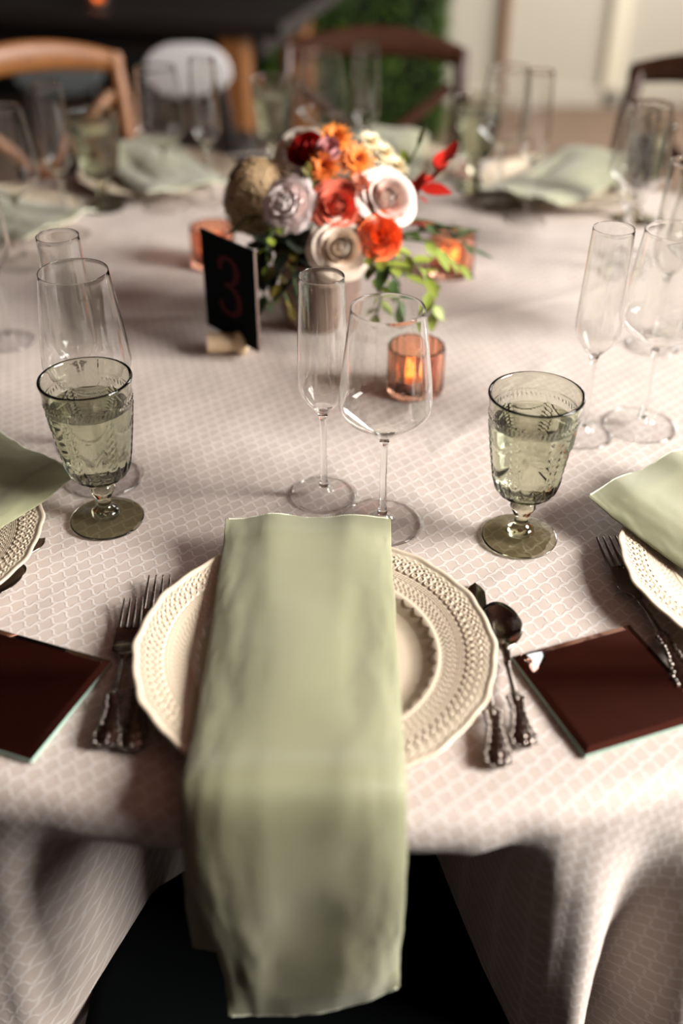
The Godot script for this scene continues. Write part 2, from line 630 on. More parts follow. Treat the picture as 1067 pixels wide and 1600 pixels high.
# a folded cloth napkin laid along a path of (z, height) points, z outwards from the table
func make_napkin(label: String, at: Vector3, turn: float, path: Array, seed_: int, wild := 1.0, skew := Vector2.ZERO, second := false) -> Node3D:
	var t := thing("napkin", label, "napkin", at, turn, "sage napkins")
	var sp := smooth_profile(path, 14, -9.0)
	var len_at := [0.0]
	for k in sp.size() - 1:
		len_at.append(len_at[-1] + sp[k].distance_to(sp[k + 1]))
	var total: float = len_at[-1]
	var f := FastNoiseLite.new()
	f.seed = seed_
	f.frequency = 1.0
	var rows := 150
	var seg := 88
	var W := 0.0755
	var frame := func(s: float) -> Array:
		var d := clampf(s, 0, 1) * total
		var k := 0
		while k < len_at.size() - 2 and len_at[k + 1] < d:
			k += 1
		var g: float = (d - len_at[k]) / maxf(1e-6, len_at[k + 1] - len_at[k])
		var p: Vector2 = sp[k].lerp(sp[k + 1], g)
		var dir: Vector2 = (sp[mini(k + 3, sp.size() - 1)] - sp[maxi(k - 2, 0)]).normalized()
		return [p, Vector2(-dir.y, dir.x)]
	var frames := []
	for j in rows + 1:
		frames.append(frame.call(float(j) / rows))
	var point := func(u: float, w: float, j: int, half: float, shift: float) -> Vector3:
		var s := float(j) / rows
		var fr: Array = frames[j]
		var nn: Vector2 = fr[1]
		var end := clampf(s / 0.06, 0, 1) * clampf((1 - s) / 0.05, 0, 1)
		var lift := 0.0020 * wild * f.get_noise_2d(u * 1.1 + 7, s * 2.2) + 0.0005 * wild * f.get_noise_2d(u * 3.0, s * 5.0 + 3)
		lift += 0.0026 * sin(u * 6.5 + seed_) * exp(-s / 0.09)
		var over := clampf((s - 0.62) / 0.2, 0, 1)   # softer folds in the part that hangs down
		lift += over * 0.006 * sin((u * 1.1 + s * 5.0) * 2.6 + seed_ * 1.7) * (0.4 + 0.6 * f.get_noise_2d(u, s * 2.0 + 30.0))
		lift += 0.0035 * exp(-pow((u + 0.2) / 0.35, 2) - pow((s - 0.38) / 0.14, 2)) * wild - 0.003 * exp(-pow((u - 0.55) / 0.2, 2) - pow((s - 0.30) / 0.16, 2)) * wild
		var x := u * half + shift
		x += 0.0016 * f.get_noise_2d(s * 6.0, u + 50)
		var z := fr[0].x as float
		var y := (fr[0].y as float) + 0.0025 * maxf(0.0, wild - 1.0)
		var bow := 0.006 * pow(absf(u), 4) * end      # the folds at both sides roll down
		var h := w + lift - bow
		var cut := skew.x * u + skew.y * (1 - u * u)  # the far end is not cut square
		var back := clampf((s - 0.8) / 0.2, 0, 1)
		return Vector3(x, y + nn.y * h + back * back * cut, z + nn.x * h)
	var section := func(i: int) -> Vector2:
		var a := TAU * i / seg
		var cx := cos(a)
		var sy := sin(a)
		return Vector2(signf(cx) * pow(absf(cx), 0.55), signf(sy) * pow(absf(sy), 0.8))
	var th := func(j: int) -> float:
		var s := float(j) / rows
		return 0.0009 + 0.0019 * clampf(s / 0.05, 0, 1) * clampf((1 - s) / 0.04, 0, 1)
	var acc := Acc.new()
	var right := W if skew == Vector2.ZERO else W * 0.97
	acc.grid(seg, rows, func(i: int, j: int):
		var q: Vector2 = section.call(i)
		var taper := 0.0
		if skew != Vector2.ZERO:
			taper = smoothstep(0.66, 1.0, float(j) / rows) * 0.010
		return point.call(q.x, (q.y + 1.0) * th.call(j), j, right - taper, taper * 0.9), true, func(i: int, j: int):
			var q: Vector2 = section.call(i)
			return Vector2(q.x * W, total * j / rows) / 0.008)
	var tf := part("top_fold", acc, mats["sage"], t)
	if second:   # the layer below shows beside the hanging part
		var lo := Acc.new()
		var j0 := int(rows * 0.56)
		var j1 := int(rows * 0.91)
		lo.grid(seg, j1 - j0, func(i: int, j: int):
			var q: Vector2 = section.call(i)
			var e := clampf(float(j) / 6.0, 0, 1)
			return point.call(q.x, q.y * 0.0009 - 0.0035 * e - 0.0001 * j, j + j0, W * 0.72, -W * 0.28 - 0.00006 * j), true, func(i: int, j: int):
				var q: Vector2 = section.call(i)
				return Vector2(q.x * W, total * j / rows) / 0.008)
		part("under_fold", lo, mats["sage"], t)
	for e in [0, rows]:
		var pts := []
		var rad := []
		for k in 129:
			var u := -0.97 + 1.94 * k / 128.0
			var taper := 0.010 if skew != Vector2.ZERO and e > 0 else 0.0
			pts.append(point.call(u, 0.0009, e, right - taper, taper * 0.9))
			rad.append(0.0009 + 0.0005 * (k % 2))
		part("hem_stitching", Acc.new().tube(pts, rad, 6), mats["hem"], tf)
	return t

# stemware: a closed solid of revolution, bowl, stem and foot as parts
var wine_src: Node3D
var flute_src: Node3D
var goblet_src: Node3D

func stem_parts(t: Node3D, foot_r: float, stem_top: float) -> void:
	var ft := smooth_profile([Vector2(0.0, 0.0006), Vector2(foot_r * 0.6, 0.0003), Vector2(foot_r - 0.0022, 0.0002), Vector2(foot_r - 0.0019, 0.0010), Vector2(foot_r - 0.0022, 0.0018), Vector2(foot_r * 0.7, 0.0028), Vector2(foot_r * 0.35, 0.0046), Vector2(0.0075, 0.0075), Vector2(0.0048, 0.0110), Vector2(0.0, 0.0112)], 3)
	part("foot", Acc.new().lathe(ft, 64), mats["thin_crystal"], t)
	var ring := []
	for k in 13:
		ring.append(Vector2(foot_r - 0.0006 + 0.0011 * sin(TAU * k / 12), 0.0011 - 0.0011 * cos(TAU * k / 12)))
	part("foot_rim", Acc.new().lathe(ring, 72), mats["crystal"], t)
	var st := smooth_profile([Vector2(0.0, 0.0113), Vector2(0.0047, 0.0114), Vector2(0.0038, 0.018), Vector2(0.0033, 0.035), Vector2(0.0032, stem_top * 0.6), Vector2(0.0033, stem_top - 0.008), Vector2(0.0044, stem_top - 0.001), Vector2(0.0, stem_top - 0.0009)], 4)
	part("stem", Acc.new().lathe(st, 20), mats["crystal"], t)

func bowl(outer: Array, wall: float, floor_y: float) -> Array:   # outer from the axis up to the rim, then the inside down again
	var out := smooth_profile(outer, 5)
	var inn := []
	for k in range(out.size() - 1, 0, -1):
		var q: Vector2 = out[k]
		var d: Vector2 = (out[k] - out[k - 1]).normalized() if k == out.size() - 1 else (out[k + 1] - out[k - 1]).normalized()
		var p := q + Vector2(-d.y, d.x) * wall
		if p.x > 0.0012 and p.y > floor_y:
			inn.append(p)
	var rim: Vector2 = out[-1]
	return out + [rim + Vector2(-wall * 0.5, wall * 0.6)] + inn + [Vector2(0, inn[-1].y - 0.0002)]

func make_wine(label: String, x: float, z: float) -> Node3D:
	if wine_src:
		return dup(wine_src, label, Vector3(x, TY + 0.0035, z), 0)
	var t := thing("wine_glass", label, "wine glass", Vector3(x, TY + 0.0035, z), 0, "clear wine glasses")
	wine_src = t
	stem_parts(t, 0.0385, 0.091)
	part("bowl", Acc.new().lathe(bowl([Vector2(0, 0.0912), Vector2(0.0044, 0.0913), Vector2(0.0075, 0.0945), Vector2(0.018, 0.1020), Vector2(0.031, 0.1120), Vector2(0.0385, 0.1195), Vector2(0.0407, 0.1262), Vector2(0.0406, 0.134), Vector2(0.0388, 0.155), Vector2(0.0350, 0.185), Vector2(0.0310, 0.2166)], 0.0007, 0.0955), 72), mats["crystal"], t)
	return t

func make_flute(label: String, x: float, z: float) -> Node3D:
	if flute_src:
		return dup(flute_src, label, Vector3(x, TY + 0.0035, z), 0)
	var t := thing("champagne_flute", label, "champagne flute", Vector3(x, TY + 0.0035, z), 0, "clear champagne flutes")
	flute_src = t
	stem_parts(t, 0.032, 0.091)
	part("bowl", Acc.new().lathe(bowl([Vector2(0, 0.0912), Vector2(0.0044, 0.0913), Vector2(0.0068, 0.0945), Vector2(0.0125, 0.1005), Vector2(0.0190, 0.1095), Vector2(0.0222, 0.1190), Vector2(0.0230, 0.128), Vector2(0.0226, 0.150), Vector2(0.0212, 0.190), Vector2(0.0199, 0.2252)], 0.0007, 0.0965), 56), mats["crystal"], t)
	return t

func make_goblet(label: String, x: float, z: float) -> Node3D:
	if goblet_src:
		return dup(goblet_src, label, Vector3(x, TY + 0.0035, z), rng.randf() * 0.2)
	var t := thing("water_goblet", label, "goblet", Vector3(x, TY + 0.0035, z), 0, "smoky green water goblets")
	goblet_src = t
	var foot := smooth_profile([Vector2(0, 0.001), Vector2(0.025, 0.0005), Vector2(0.0325, 0.0), Vector2(0.0343, 0.0015), Vector2(0.0335, 0.0033), Vector2(0.024, 0.0052), Vector2(0.0125, 0.0068), Vector2(0.0, 0.0068)], 4)
	part("foot", Acc.new().lathe(foot, 72), mats["smoke_thick"], t)
	var stem := smooth_profile([Vector2(0, 0.0069), Vector2(0.0118, 0.0069), Vector2(0.0132, 0.0100), Vector2(0.0120, 0.0135), Vector2(0.0085, 0.0165), Vector2(0.0064, 0.0200), Vector2(0.0072, 0.0260), Vector2(0.0098, 0.0320), Vector2(0.0112, 0.0370), Vector2(0.0098, 0.0418), Vector2(0.0066, 0.0450), Vector2(0.0092, 0.0470), Vector2(0.0, 0.0471)], 4)
	part("stem", Acc.new().lathe(stem, 64, Vector3.ZERO, func(a: float, j: int): return 0.0006 * absf(cos(6.0 * a)) * exp(-pow((stem[j].y - 0.037) / 0.005, 2)) * clampf(stem[j].x / 0.004, 0, 1)), mats["smoke_thick"], t)
	# bowl: outside with its moulded relief, rim, inside
	var ctrl := [Vector2(0, 0.0472), Vector2(0.0095, 0.0473), Vector2(0.0190, 0.0500), Vector2(0.0252, 0.0550), Vector2(0.0285, 0.0630), Vector2(0.0312, 0.0780), Vector2(0.0345, 0.1000), Vector2(0.0372, 0.1220), Vector2(0.0390, 0.1400), Vector2(0.0402, 0.1480)]
	var curve := smooth_profile(ctrl, 24)
	var fine := []
	var last: Vector2 = curve[0]
	fine.append(last)
	for q in curve:
		if q.distance_to(last) > 0.0011:
			fine.append(q)
			last = q
	var no := fine.size()
	var prof: Array = fine + [Vector2(0.0406, 0.1492), Vector2(0.0402, 0.1504), Vector2(0.0390, 0.1507), Vector2(0.0379, 0.1500)]
	prof += smooth_profile([Vector2(0.0373, 0.1485), Vector2(0.0362, 0.1400), Vector2(0.0344, 0.1220), Vector2(0.0317, 0.1000), Vector2(0.0284, 0.0780), Vector2(0.0255, 0.0640), Vector2(0.0215, 0.0575), Vector2(0.0140, 0.0540), Vector2(0, 0.0530)], 4)
	var relief := func(a: float, j: int) -> float:
		if j >= no:
			return 0.0
		var y: float = prof[j].y
		var r: float = maxf(prof[j].x, 0.005)
		var h := 0.0
		var cell := func(n: float, off: float) -> float: return (fposmod(a * n / TAU + off, 1.0) - 0.5) * TAU * r / n
		h = maxf(h, exp(-pow(Vector2(cell.call(56.0, 0.0), y - 0.1300).length() / 0.0013, 2)))          # beads
		h = maxf(h, 0.5 * exp(-pow((y - 0.1335) / 0.0008, 2)) + 0.5 * exp(-pow((y - 0.1268) / 0.0008, 2)))
		var s: float = cell.call(6.0, 0.0) / (TAU * r / 6.0)                                       # swags between six leaf drops
		var sw := 0.1050 + 0.0175 * pow(absf(s) * 2.0, 2.0)
		h = maxf(h, 0.9 * exp(-pow((y - sw) / 0.0011, 2)))
		if y > sw and y < 0.1262:
			h = maxf(h, 0.30 * (0.5 + 0.5 * cos(a * 132.0)))
		var l: float = cell.call(6.0, 0.5)
		if y < 0.124 and y > 0.070:
			var k := fposmod((y - 0.070) / 0.0075, 1.0)
			var w := 0.0052 * sin(PI * k) + 0.0006
			var d := absf(absf(l) - w * 0.6)
			h = maxf(h, 0.9 * exp(-pow(d / 0.0011, 2)))
		if y < 0.071 and y > 0.050:                                                                # a ring of leaves at the bottom
			var m: float = cell.call(18.0, 0.0) / (TAU * r / 18.0)
			var top := 0.0705 - 0.012 * absf(m) * 2.0
			h = maxf(h, 0.9 * smoothstep(top + 0.0012, top - 0.0008, y) * (0.5 + 0.5 * absf(cos(PI * m))))
		return 0.0014 * h
	part("bowl", Acc.new().lathe(prof, 264, Vector3.ZERO, relief), mats["smoke"], t)
	# the water reaches a little into the glass, so that no air lies between
	var w := Acc.new()
	var ring := smooth_profile([Vector2(0, 0.0528), Vector2(0.0141, 0.0538), Vector2(0.0217, 0.0573), Vector2(0.0257, 0.0638), Vector2(0.0286, 0.0780), Vector2(0.0319, 0.1000), Vector2(0.0346, 0.1222), Vector2(0.0349, 0.1240)], 5)
	ring += [Vector2(0.0335, 0.1236), Vector2(0.030, 0.1234), Vector2(0.024, 0.1236), Vector2(0.018, 0.1232), Vector2(0.012, 0.1236), Vector2(0.006, 0.1233), Vector2(0, 0.1235)]
	w.lathe(ring, 64)
	for k in w.v.size():
		if w.v[k].y > 0.1225:
			w.v[k].y += 0.0006 * noise.get_noise_2d(w.v[k].x * 2600.0, w.v[k].z * 2600.0)
	part("water", w, mats["water"], t)
	return t

# cutlery lies along +z from its tip at the origin
func handle(t: Node3D, z0: float, z1: float, m: Material) -> void:
	var L := z1 - z0
	var pts := []
	var rad := []
	var wid := [[0.0, 0.0030], [0.08, 0.0022], [0.3, 0.0022], [0.42, 0.0028], [0.47, 0.0058], [0.53, 0.0062], [0.57, 0.0046], [0.66, 0.0052], [0.78, 0.0074], [0.86, 0.0092], [0.92, 0.0098], [0.97, 0.0080], [1.0, 0.0035]]
	for k in 61:
		var s := k / 60.0
		var q := 0
		while q < wid.size() - 2 and wid[q + 1][0] < s:
			q += 1
		var w: float = lerpf(wid[q][1], wid[q + 1][1], (s - wid[q][0]) / (wid[q + 1][0] - wid[q][0]))
		if s > 0.42:
			w *= 1.0 + 0.10 * sin(s * 95.0)
		pts.append(Vector3(0, 0.0035 + 0.004 * sin(PI * s), z0 + L * s))
		rad.append(w)
	var hd := part("handle", Acc.new().tube(pts, rad, 14, Vector3.UP, 0.42), m, t)
	var orn := Acc.new()   # scrolls and beads along the border of the handle
	for sd: float in [-1.0, 1.0]:
		for k in 16:
			var s := 0.46 + 0.53 * k / 15.0
			var w: float = rad[int(s * 60)]
			var r := 0.0015 + 0.0009 * absf(sin(k * 1.9))
			var c := Vector3(sd * (w - 0.0008), 0.0048 + 0.004 * sin(PI * s), z0 + L * s)
			orn.grid(8, 5, func(i: int, j: int):
				var b := PI * j / 5.0 - PI / 2
				return c + Vector3(cos(TAU * i / 8.0) * cos(b), sin(b) * 0.8, -sin(TAU * i / 8.0) * cos(b)) * r, true)
	for q in [[0.50, 0.0030], [0.90, 0.0042], [0.96, 0.003]]:
		var c := Vector3(0, 0.0062 + 0.003 * sin(PI * q[0]), z0 + L * q[0])
		orn.grid(12, 6, func(i: int, j: int):
			var b := PI * j / 6.0 - PI / 2
			return c + Vector3(cos(TAU * i / 12.0) * cos(b) * 0.8, sin(b) * 0.5, -sin(TAU * i / 12.0) * cos(b)) * q[1], true)
	part("scrollwork", orn, m, hd)

func make_fork(label: String, tip: Vector3, turn: float, length: float) -> Node3D:
	var t := thing("fork", label, "fork", tip, turn, "silver forks")
	var m: Material = mats["pewter"]
	var k := length / 0.16
	var tl := 0.036 * k
	for i in 4:
		var x := (i - 1.5) * 0.0053 * k
		var pts := []
		var rad := []
		for j in 9:
			var s := j / 8.0
			pts.append(Vector3(x * (0.93 + 0.07 * s), 0.0065 - 0.0022 * s + 0.0025 * (1 - s) * (1 - s), tl * s))
			rad.append(lerpf(0.0007, 0.0016, minf(1.0, s * 1.6)) * k)
		part("tine", Acc.new().tube(pts, rad, 8, Vector3.UP, 0.75), m, t)
	# root of the tines, shoulders and neck in one blade
	var wv := [[0.0, 0.0098], [0.15, 0.0102], [0.45, 0.0106], [0.62, 0.0108], [0.72, 0.0098], [0.80, 0.0060], [0.88, 0.0034], [1.0, 0.0026]]
	var z0 := tl * 0.94
	var z1 := tl + 0.034 * k
	var blade := Acc.new()
	blade.grid(20, 24, func(i: int, j: int):
		var s := clampf((j - 1) / 22.0, 0, 1)
		var q := 0
		while q < wv.size() - 2 and wv[q + 1][0] < s:
			q += 1
		var w: float = lerpf(wv[q][1], wv[q + 1][1], (s - wv[q][0]) / (wv[q + 1][0] - wv[q][0])) * k
		if j == 0 or j == 24:
			w *= 0.02
		var a := TAU * i / 20.0
		var cx := signf(cos(a)) * pow(absf(cos(a)), 0.7)
		var x := cx * w
		var y := 0.0043 - 0.0022 * sin(PI * minf(s * 1.25, 1.0)) + 0.0022 * cx * cx * (1 - s) + 0.0011 * sin(a) * (1.0 if j > 0 and j < 24 else 0.05)
		return Vector3(-x, y, lerpf(z0, z1, s)), true)
	part("blade", blade, m, t)
	handle(t, z1 - 0.002, length, m)
	return t

func make_spoon(label: String, tip: Vector3, turn: float, length: float) -> Node3D:
	var t := thing("spoon", label, "spoon", tip, turn, "silver spoons")
	var m: Material = mats["pewter"]
	var bl := 0.056 * length / 0.155
	var acc := Acc.new()
	var nu := 40
	var out := func(a: float) -> Vector2:   # egg outline, narrow end at the tip
		var zc := 0.5 - 0.5 * cos(a)
		return Vector2(sin(a) * 0.0165 * (0.86 + 0.24 * (1 - absf(zc - 0.55))), zc * bl)
	acc.grid(nu, 16, func(i: int, j: int):
		var a := TAU * i / nu
		var o: Vector2 = out.call(a)
		var c := Vector2(0, bl * 0.52)
		var s := (j / 8.0) if j <= 8 else (16 - j) / 8.0
		var p := c.lerp(o, s)
		var y := 0.0012 + 0.0062 * s * s + (0.0011 if j <= 8 else 0.0)
		return Vector3(-p.x, y, p.y), true)
	part("bowl", acc, m, t)
	part("neck", Acc.new().tube([Vector3(0, 0.0065, bl - 0.004), Vector3(0, 0.0075, bl + 0.004), Vector3(0, 0.006, bl + 0.014)], [0.0052, 0.0034, 0.0027], 12, Vector3.UP, 0.5), m, t)
	handle(t, bl + 0.011, length, m)
	return t

func make_knife(label: String, tip: Vector3, turn: float, length: float) -> Node3D:
	var t := thing("knife", label, "knife", tip, turn, "silver knives")
	var m: Material = mats["pewter"]
	var bl := length * 0.55
	var acc := Acc.new()
	acc.grid(16, 30, func(i: int, j: int):
		var s := clampf((j - 1) / 28.0, 0, 1)
		var w := 0.0085 * minf(1.0, pow(s * 9.0, 0.5)) * (1.0 - 0.25 * smoothstep(0.8, 1.0, s))
		if j == 0 or j == 30:
			w *= 0.02
		var a := TAU * i / 16.0
		return Vector3(-cos(a) * w + 0.0015 * (1 - s), 0.003 + 0.0011 * sin(a) * (1.0 if j > 0 and j < 30 else 0.05), bl * s), true)
	part("blade", acc, m, t)
	handle(t, bl - 0.003, length, m)
	return t

# square mirror tile with a bevelled border
func make_tile(label: String, at: Vector3, turn: float, painted_glint := false) -> Node3D:
	var t := thing("mirror_tile", label, "mirror tile", at, turn, "square mirror tiles")
	var h := 0.0545
	var b := 0.006
	var y1 := 0.0030
	var y2 := 0.0046
	part("edge", Acc.new().box(Vector3(2 * h, y1, 2 * h), Vector3(0, y1 / 2, 0), Basis(), 0.0003), mats["edge"], t)
	var q := h - b
	var mf := part("mirror_face", Acc.new().quad(Vector3(-q, y2, q), Vector3(q, y2, q), Vector3(q, y2, -q), Vector3(-q, y2, -q)), mats["mirror"], t)
	var o := h - 0.0004
	var c0 := [Vector3(-o, y1 + 0.0001, o), Vector3(o, y1 + 0.0001, o), Vector3(o, y1 + 0.0001, -o), Vector3(-o, y1 + 0.0001, -o)]
	var c1 := [Vector3(-q, y2, q), Vector3(q, y2, q), Vector3(q, y2, -q), Vector3(-q, y2, -q)]
	for k in 4:
		var n := (k + 1) % 4
		part("bevel", Acc.new().quad(c0[k], c0[n], c1[n], c1[k]), mats["mirror"], t)
	if painted_glint:
		var s := Acc.new()   # pale fan painted on as a reflection, its point towards the tile middle
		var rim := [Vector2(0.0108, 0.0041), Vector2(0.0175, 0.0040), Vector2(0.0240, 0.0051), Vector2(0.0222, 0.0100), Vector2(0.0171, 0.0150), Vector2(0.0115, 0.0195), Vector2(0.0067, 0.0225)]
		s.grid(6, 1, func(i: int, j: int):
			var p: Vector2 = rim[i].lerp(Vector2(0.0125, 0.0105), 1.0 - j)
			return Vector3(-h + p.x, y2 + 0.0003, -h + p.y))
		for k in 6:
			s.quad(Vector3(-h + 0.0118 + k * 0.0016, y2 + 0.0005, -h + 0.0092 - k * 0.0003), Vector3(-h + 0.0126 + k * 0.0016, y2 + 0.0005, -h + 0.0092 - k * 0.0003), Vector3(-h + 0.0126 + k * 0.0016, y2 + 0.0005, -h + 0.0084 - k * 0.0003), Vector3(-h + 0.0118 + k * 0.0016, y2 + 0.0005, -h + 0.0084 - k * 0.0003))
		tag_part(part("painted_reflection", s, mats["pale_reflection"], mf), "pale reflection painted on the tile corner")
	return t

func tag_part(o: Node3D, label: String) -> void:
	o.set_meta("label", label)

# ribbed votive holder; its candle is a thing of its own
var votive_mesh: ArrayMesh

func make_votive(label: String, label2: String, at: Vector3, r := 0.0318, h := 0.0575, seed_ := 0) -> void:
	if votive_mesh == null:
		var prof := [Vector2(0, 0.0), Vector2(r * 0.86, 0.0), Vector2(r * 0.96, 0.0012), Vector2(r, 0.004), Vector2(r, 0.02), Vector2(r, 0.04), Vector2(r, h - 0.0015), Vector2(r - 0.0010, h), Vector2(r - 0.0026, h), Vector2(r - 0.0034, h - 0.0012), Vector2(r - 0.0036, 0.04), Vector2(r - 0.0038, 0.02), Vector2(r - 0.0040, 0.009), Vector2(r - 0.007, 0.0062), Vector2(0, 0.006)]
		votive_mesh = Acc.new().lathe(prof, 144, Vector3.ZERO, func(a: float, j: int): return (0.0019 * (absf(sin(a * 8.0)) - 0.6) if j >= 2 and j <= 8 else 0.0)).mesh()
	var o := part("votive_holder", votive_mesh, mats["amber"], self)
	o.position = at
	o.rotation.y = seed_ * 0.3
	tag(o, label, "candle holder", "ribbed amber votive holders")
	var c := thing("tea_light", label2, "candle", at + Vector3(0, 0.0062, 0), 0, "lit tea lights in the votive holders")
	part("cup", Acc.new().lathe([Vector2(0, 0), Vector2(0.0180, 0), Vector2(0.0187, 0.001), Vector2(0.0190, 0.0135), Vector2(0.0186, 0.0138), Vector2(0.0183, 0.0125), Vector2(0, 0.0122)], 32), mats["tin"], c)
	var wx := part("wax", Acc.new().lathe([Vector2(0, 0.0121), Vector2(0.0181, 0.0121), Vector2(0.0180, 0.0131), Vector2(0.012, 0.0127), Vector2(0, 0.0126)], 28), mats["wax"], c)
	part("wick", Acc.new().tube([Vector3(0, 0.0125, 0), Vector3(0.0004, 0.0165, 0), Vector3(0.001, 0.019, 0)], [0.0006]), mats["wick"], wx)
	part("flame", Acc.new().lathe(smooth_profile([Vector2(0, 0.0180), Vector2(0.0008, 0.0187), Vector2(0.0012, 0.0200), Vector2(0.0009, 0.0218), Vector2(0.0004, 0.0236), Vector2(0, 0.0246)], 3), 14), mats["flame"], c)
	var l := OmniLight3D.new()
	l.name = "flame_light"
	l.light_color = Color(1, 0.66, 0.32)
	l.light_energy = 0.0004
	l.light_size = 0.003
	l.omni_range = 12.0
	l.omni_attenuation = 2.0
	l.shadow_enabled = true
	l.position = Vector3(0, 0.0205, 0)
	c.add_child(l)

# ---------------------------------------------------------------- flowers
func petal_mesh(R: float, H: float, half: float, curl: float, c0: Color, c1: Color, ruffle := 0.0, seed_ := 0) -> ArrayMesh:
	var f := FastNoiseLite.new()
	f.seed = seed_
	f.frequency = 1.0
	var nu := 10
	var nv := 9
	var pt := func(i: int, j: int, off: float):
		var u := 2.0 * i / nu - 1.0
		var v := float(j) / nv
		var w := half * (0.35 + 0.65 * sin(PI * minf(0.62, 0.12 + 0.55 * v)))
		var vv := v * (1.0 - 0.16 * u * u * v)
		var r := R * (0.12 + 0.88 * pow(sin(vv * PI / 2), 0.75)) + curl * pow(vv, 3.5) + ruffle * f.get_noise_2d(u * 3.0, v * 2.0) * v + off * (0.3 + 0.7 * v)
		var y := H * vv - 0.8 * absf(curl) * pow(vv, 5.0) + ruffle * 0.7 * f.get_noise_2d(u * 4.0 + 20, v * 2.0) * v
		var a := u * w
		return Vector3(r * cos(a), y, -r * sin(a))
	var col := func(i: int, j: int):
		var v := float(j) / nv
		return c0.lerp(c1, smoothstep(0.2, 0.95, v))
	var acc := Acc.new()
	acc.grid(nu, nv, func(i: int, j: int): return pt.call(i, j, 0.0), false, null, col)
	acc.grid(nu, nv, func(i: int, j: int): return pt.call(nu - i, j, -0.0007), false, null, func(i: int, j: int): return col.call(nu - i, j))
	return acc.mesh()

func aim(o: Node3D, dir: Vector3, spin := 0.0) -> void:   # +y of the flower towards dir
	var y := dir.normalized()
	var x := y.cross(Vector3.FORWARD).normalized()
	o.basis = Basis(x, y, x.cross(y)) * Basis(Vector3.UP, spin)

func stem_to(t: Node3D, h := 0.09) -> void:   # down into the vase, in the flower's own axes
	var inv := t.transform.affine_inverse()
	var a := Vector3(0, -0.002, 0)
	var b: Vector3 = inv * Vector3(TC.x - 0.008 + 0.3 * (t.position.x - TC.x), TY + 0.07, TC.z + 0.005 + 0.3 * (t.position.z - TC.z))
	part("stem", Acc.new().tube([a, a.lerp(b, 0.35) + Vector3(0, -0.012, 0), b], [0.0022], 7), mats["stem"], t)

# layers: [count, radius, height, half angle, curl]
func make_rose(called: String, label: String, category: String, at: Vector3, dir: Vector3, size: float, c0: Color, c1: Color, layers: Array, ruffle := 0.0, stem := true) -> Node3D:
	var t := thing(called, label, category, Vector3(at.x, TY + at.y, at.z), 0, "flowers in the centrepiece")
	aim(t, dir, rng.randf() * TAU)
	var a := 0.0
	for k in layers.size():
		var L: Array = layers[k]
		for v in L[0]:
			var key := "petal_%s_%d_%d" % [label, k, v % 2]
			if not mats.has(key):
				mats[key] = petal_mesh(L[1] * size, L[2] * size, L[3], L[4] * size, c0, c1, ruffle * size, k * 7 + v % 2)
			var p := part("petal", mats[key], mats["petal"], t, Vector3(0, -0.002 * size * k, 0))
			p.basis = Basis(Vector3.UP, a) * Basis(Vector3.BACK, rng.randf_range(-0.10, 0.10))
			a += TAU / L[0] * (1.0 + 0.06 * rng.randf_range(-1, 1))
		a += 0.7
	if stem:
		stem_to(t)
	return t

const ROSE := [[3, 0.12, 0.78, 2.2, -0.09], [3, 0.20, 0.78, 1.9, -0.08], [4, 0.31, 0.75, 1.4, -0.05], [4, 0.43, 0.72, 1.2, 0.02], [5, 0.56, 0.66, 1.0, 0.12], [5, 0.70, 0.60, 0.95, 0.22], [6, 0.78, 0.50, 0.85, 0.32]]
const BALL := [[4, 0.2, 0.72, 1.3, -0.02], [5, 0.34, 0.76, 1.0, -0.03], [6, 0.48, 0.74, 0.85, -0.02], [7, 0.62, 0.68, 0.75, 0.0], [7, 0.76, 0.60, 0.72, 0.05], [7, 0.88, 0.46, 0.68, 0.08]]
const FRILL := [[5, 0.18, 0.62, 1.2, 0.08], [6, 0.32, 0.62, 1.0, 0.14], [7, 0.48, 0.58, 0.85, 0.2], [8, 0.62, 0.48, 0.75, 0.26], [8, 0.72, 0.36, 0.7, 0.3]]

func make_mum(called: String, label: String, category: String, at: Vector3, dir: Vector3, size: float, c0: Color, c1: Color, rows := 3, count := 18, dome := 0.25) -> Node3D:
	var t := thing(called, label, category, Vector3(at.x, TY + at.y, at.z), 0, "flowers in the centrepiece")
	aim(t, dir, rng.randf() * TAU)
	var st := Acc.new()
	for k in rows:
		var n := count - 3 * k
		var len := size * (1.0 - 0.2 * k)
		for i in n:
			var a := TAU * (i + 0.5 * (k % 2)) / n + rng.randf_range(-0.06, 0.06)
			var e := 0.12 + 0.42 * k + rng.randf_range(-0.1, 0.1)
			var wd := PI * size / count * 1.15
			var lq := len * rng.randf_range(0.9, 1.05)
			var b := Basis(Vector3.UP, a)
			var f := func(u: int, v: int):
				var s := v / 5.0
				var r := lq * s
				return b * Vector3(r * cos(e), r * sin(e) + dome * size * 0.2 * k + 0.10 * size * sin(PI * s) - 0.1 * size * absf(u - 1.0) * (1 - s), -(u - 1.0) * wd * sin(PI * (0.12 + 0.78 * s)) * 0.5)
			st.grid(2, 5, f, false, null, func(u: int, v: int): return c0.lerp(c1, v / 5.0))
	var p := part("petals", st, mats["petal"], t)
	p.set_meta("kind", "stuff")
	part("flower_centre", Acc.new().lathe([Vector2(0, 0.0), Vector2(size * 0.26, size * 0.05), Vector2(size * 0.24, size * 0.22), Vector2(size * 0.14, size * 0.34), Vector2(0, size * 0.36)], 16), mats["stamen"], t)
	stem_to(t)
	return t

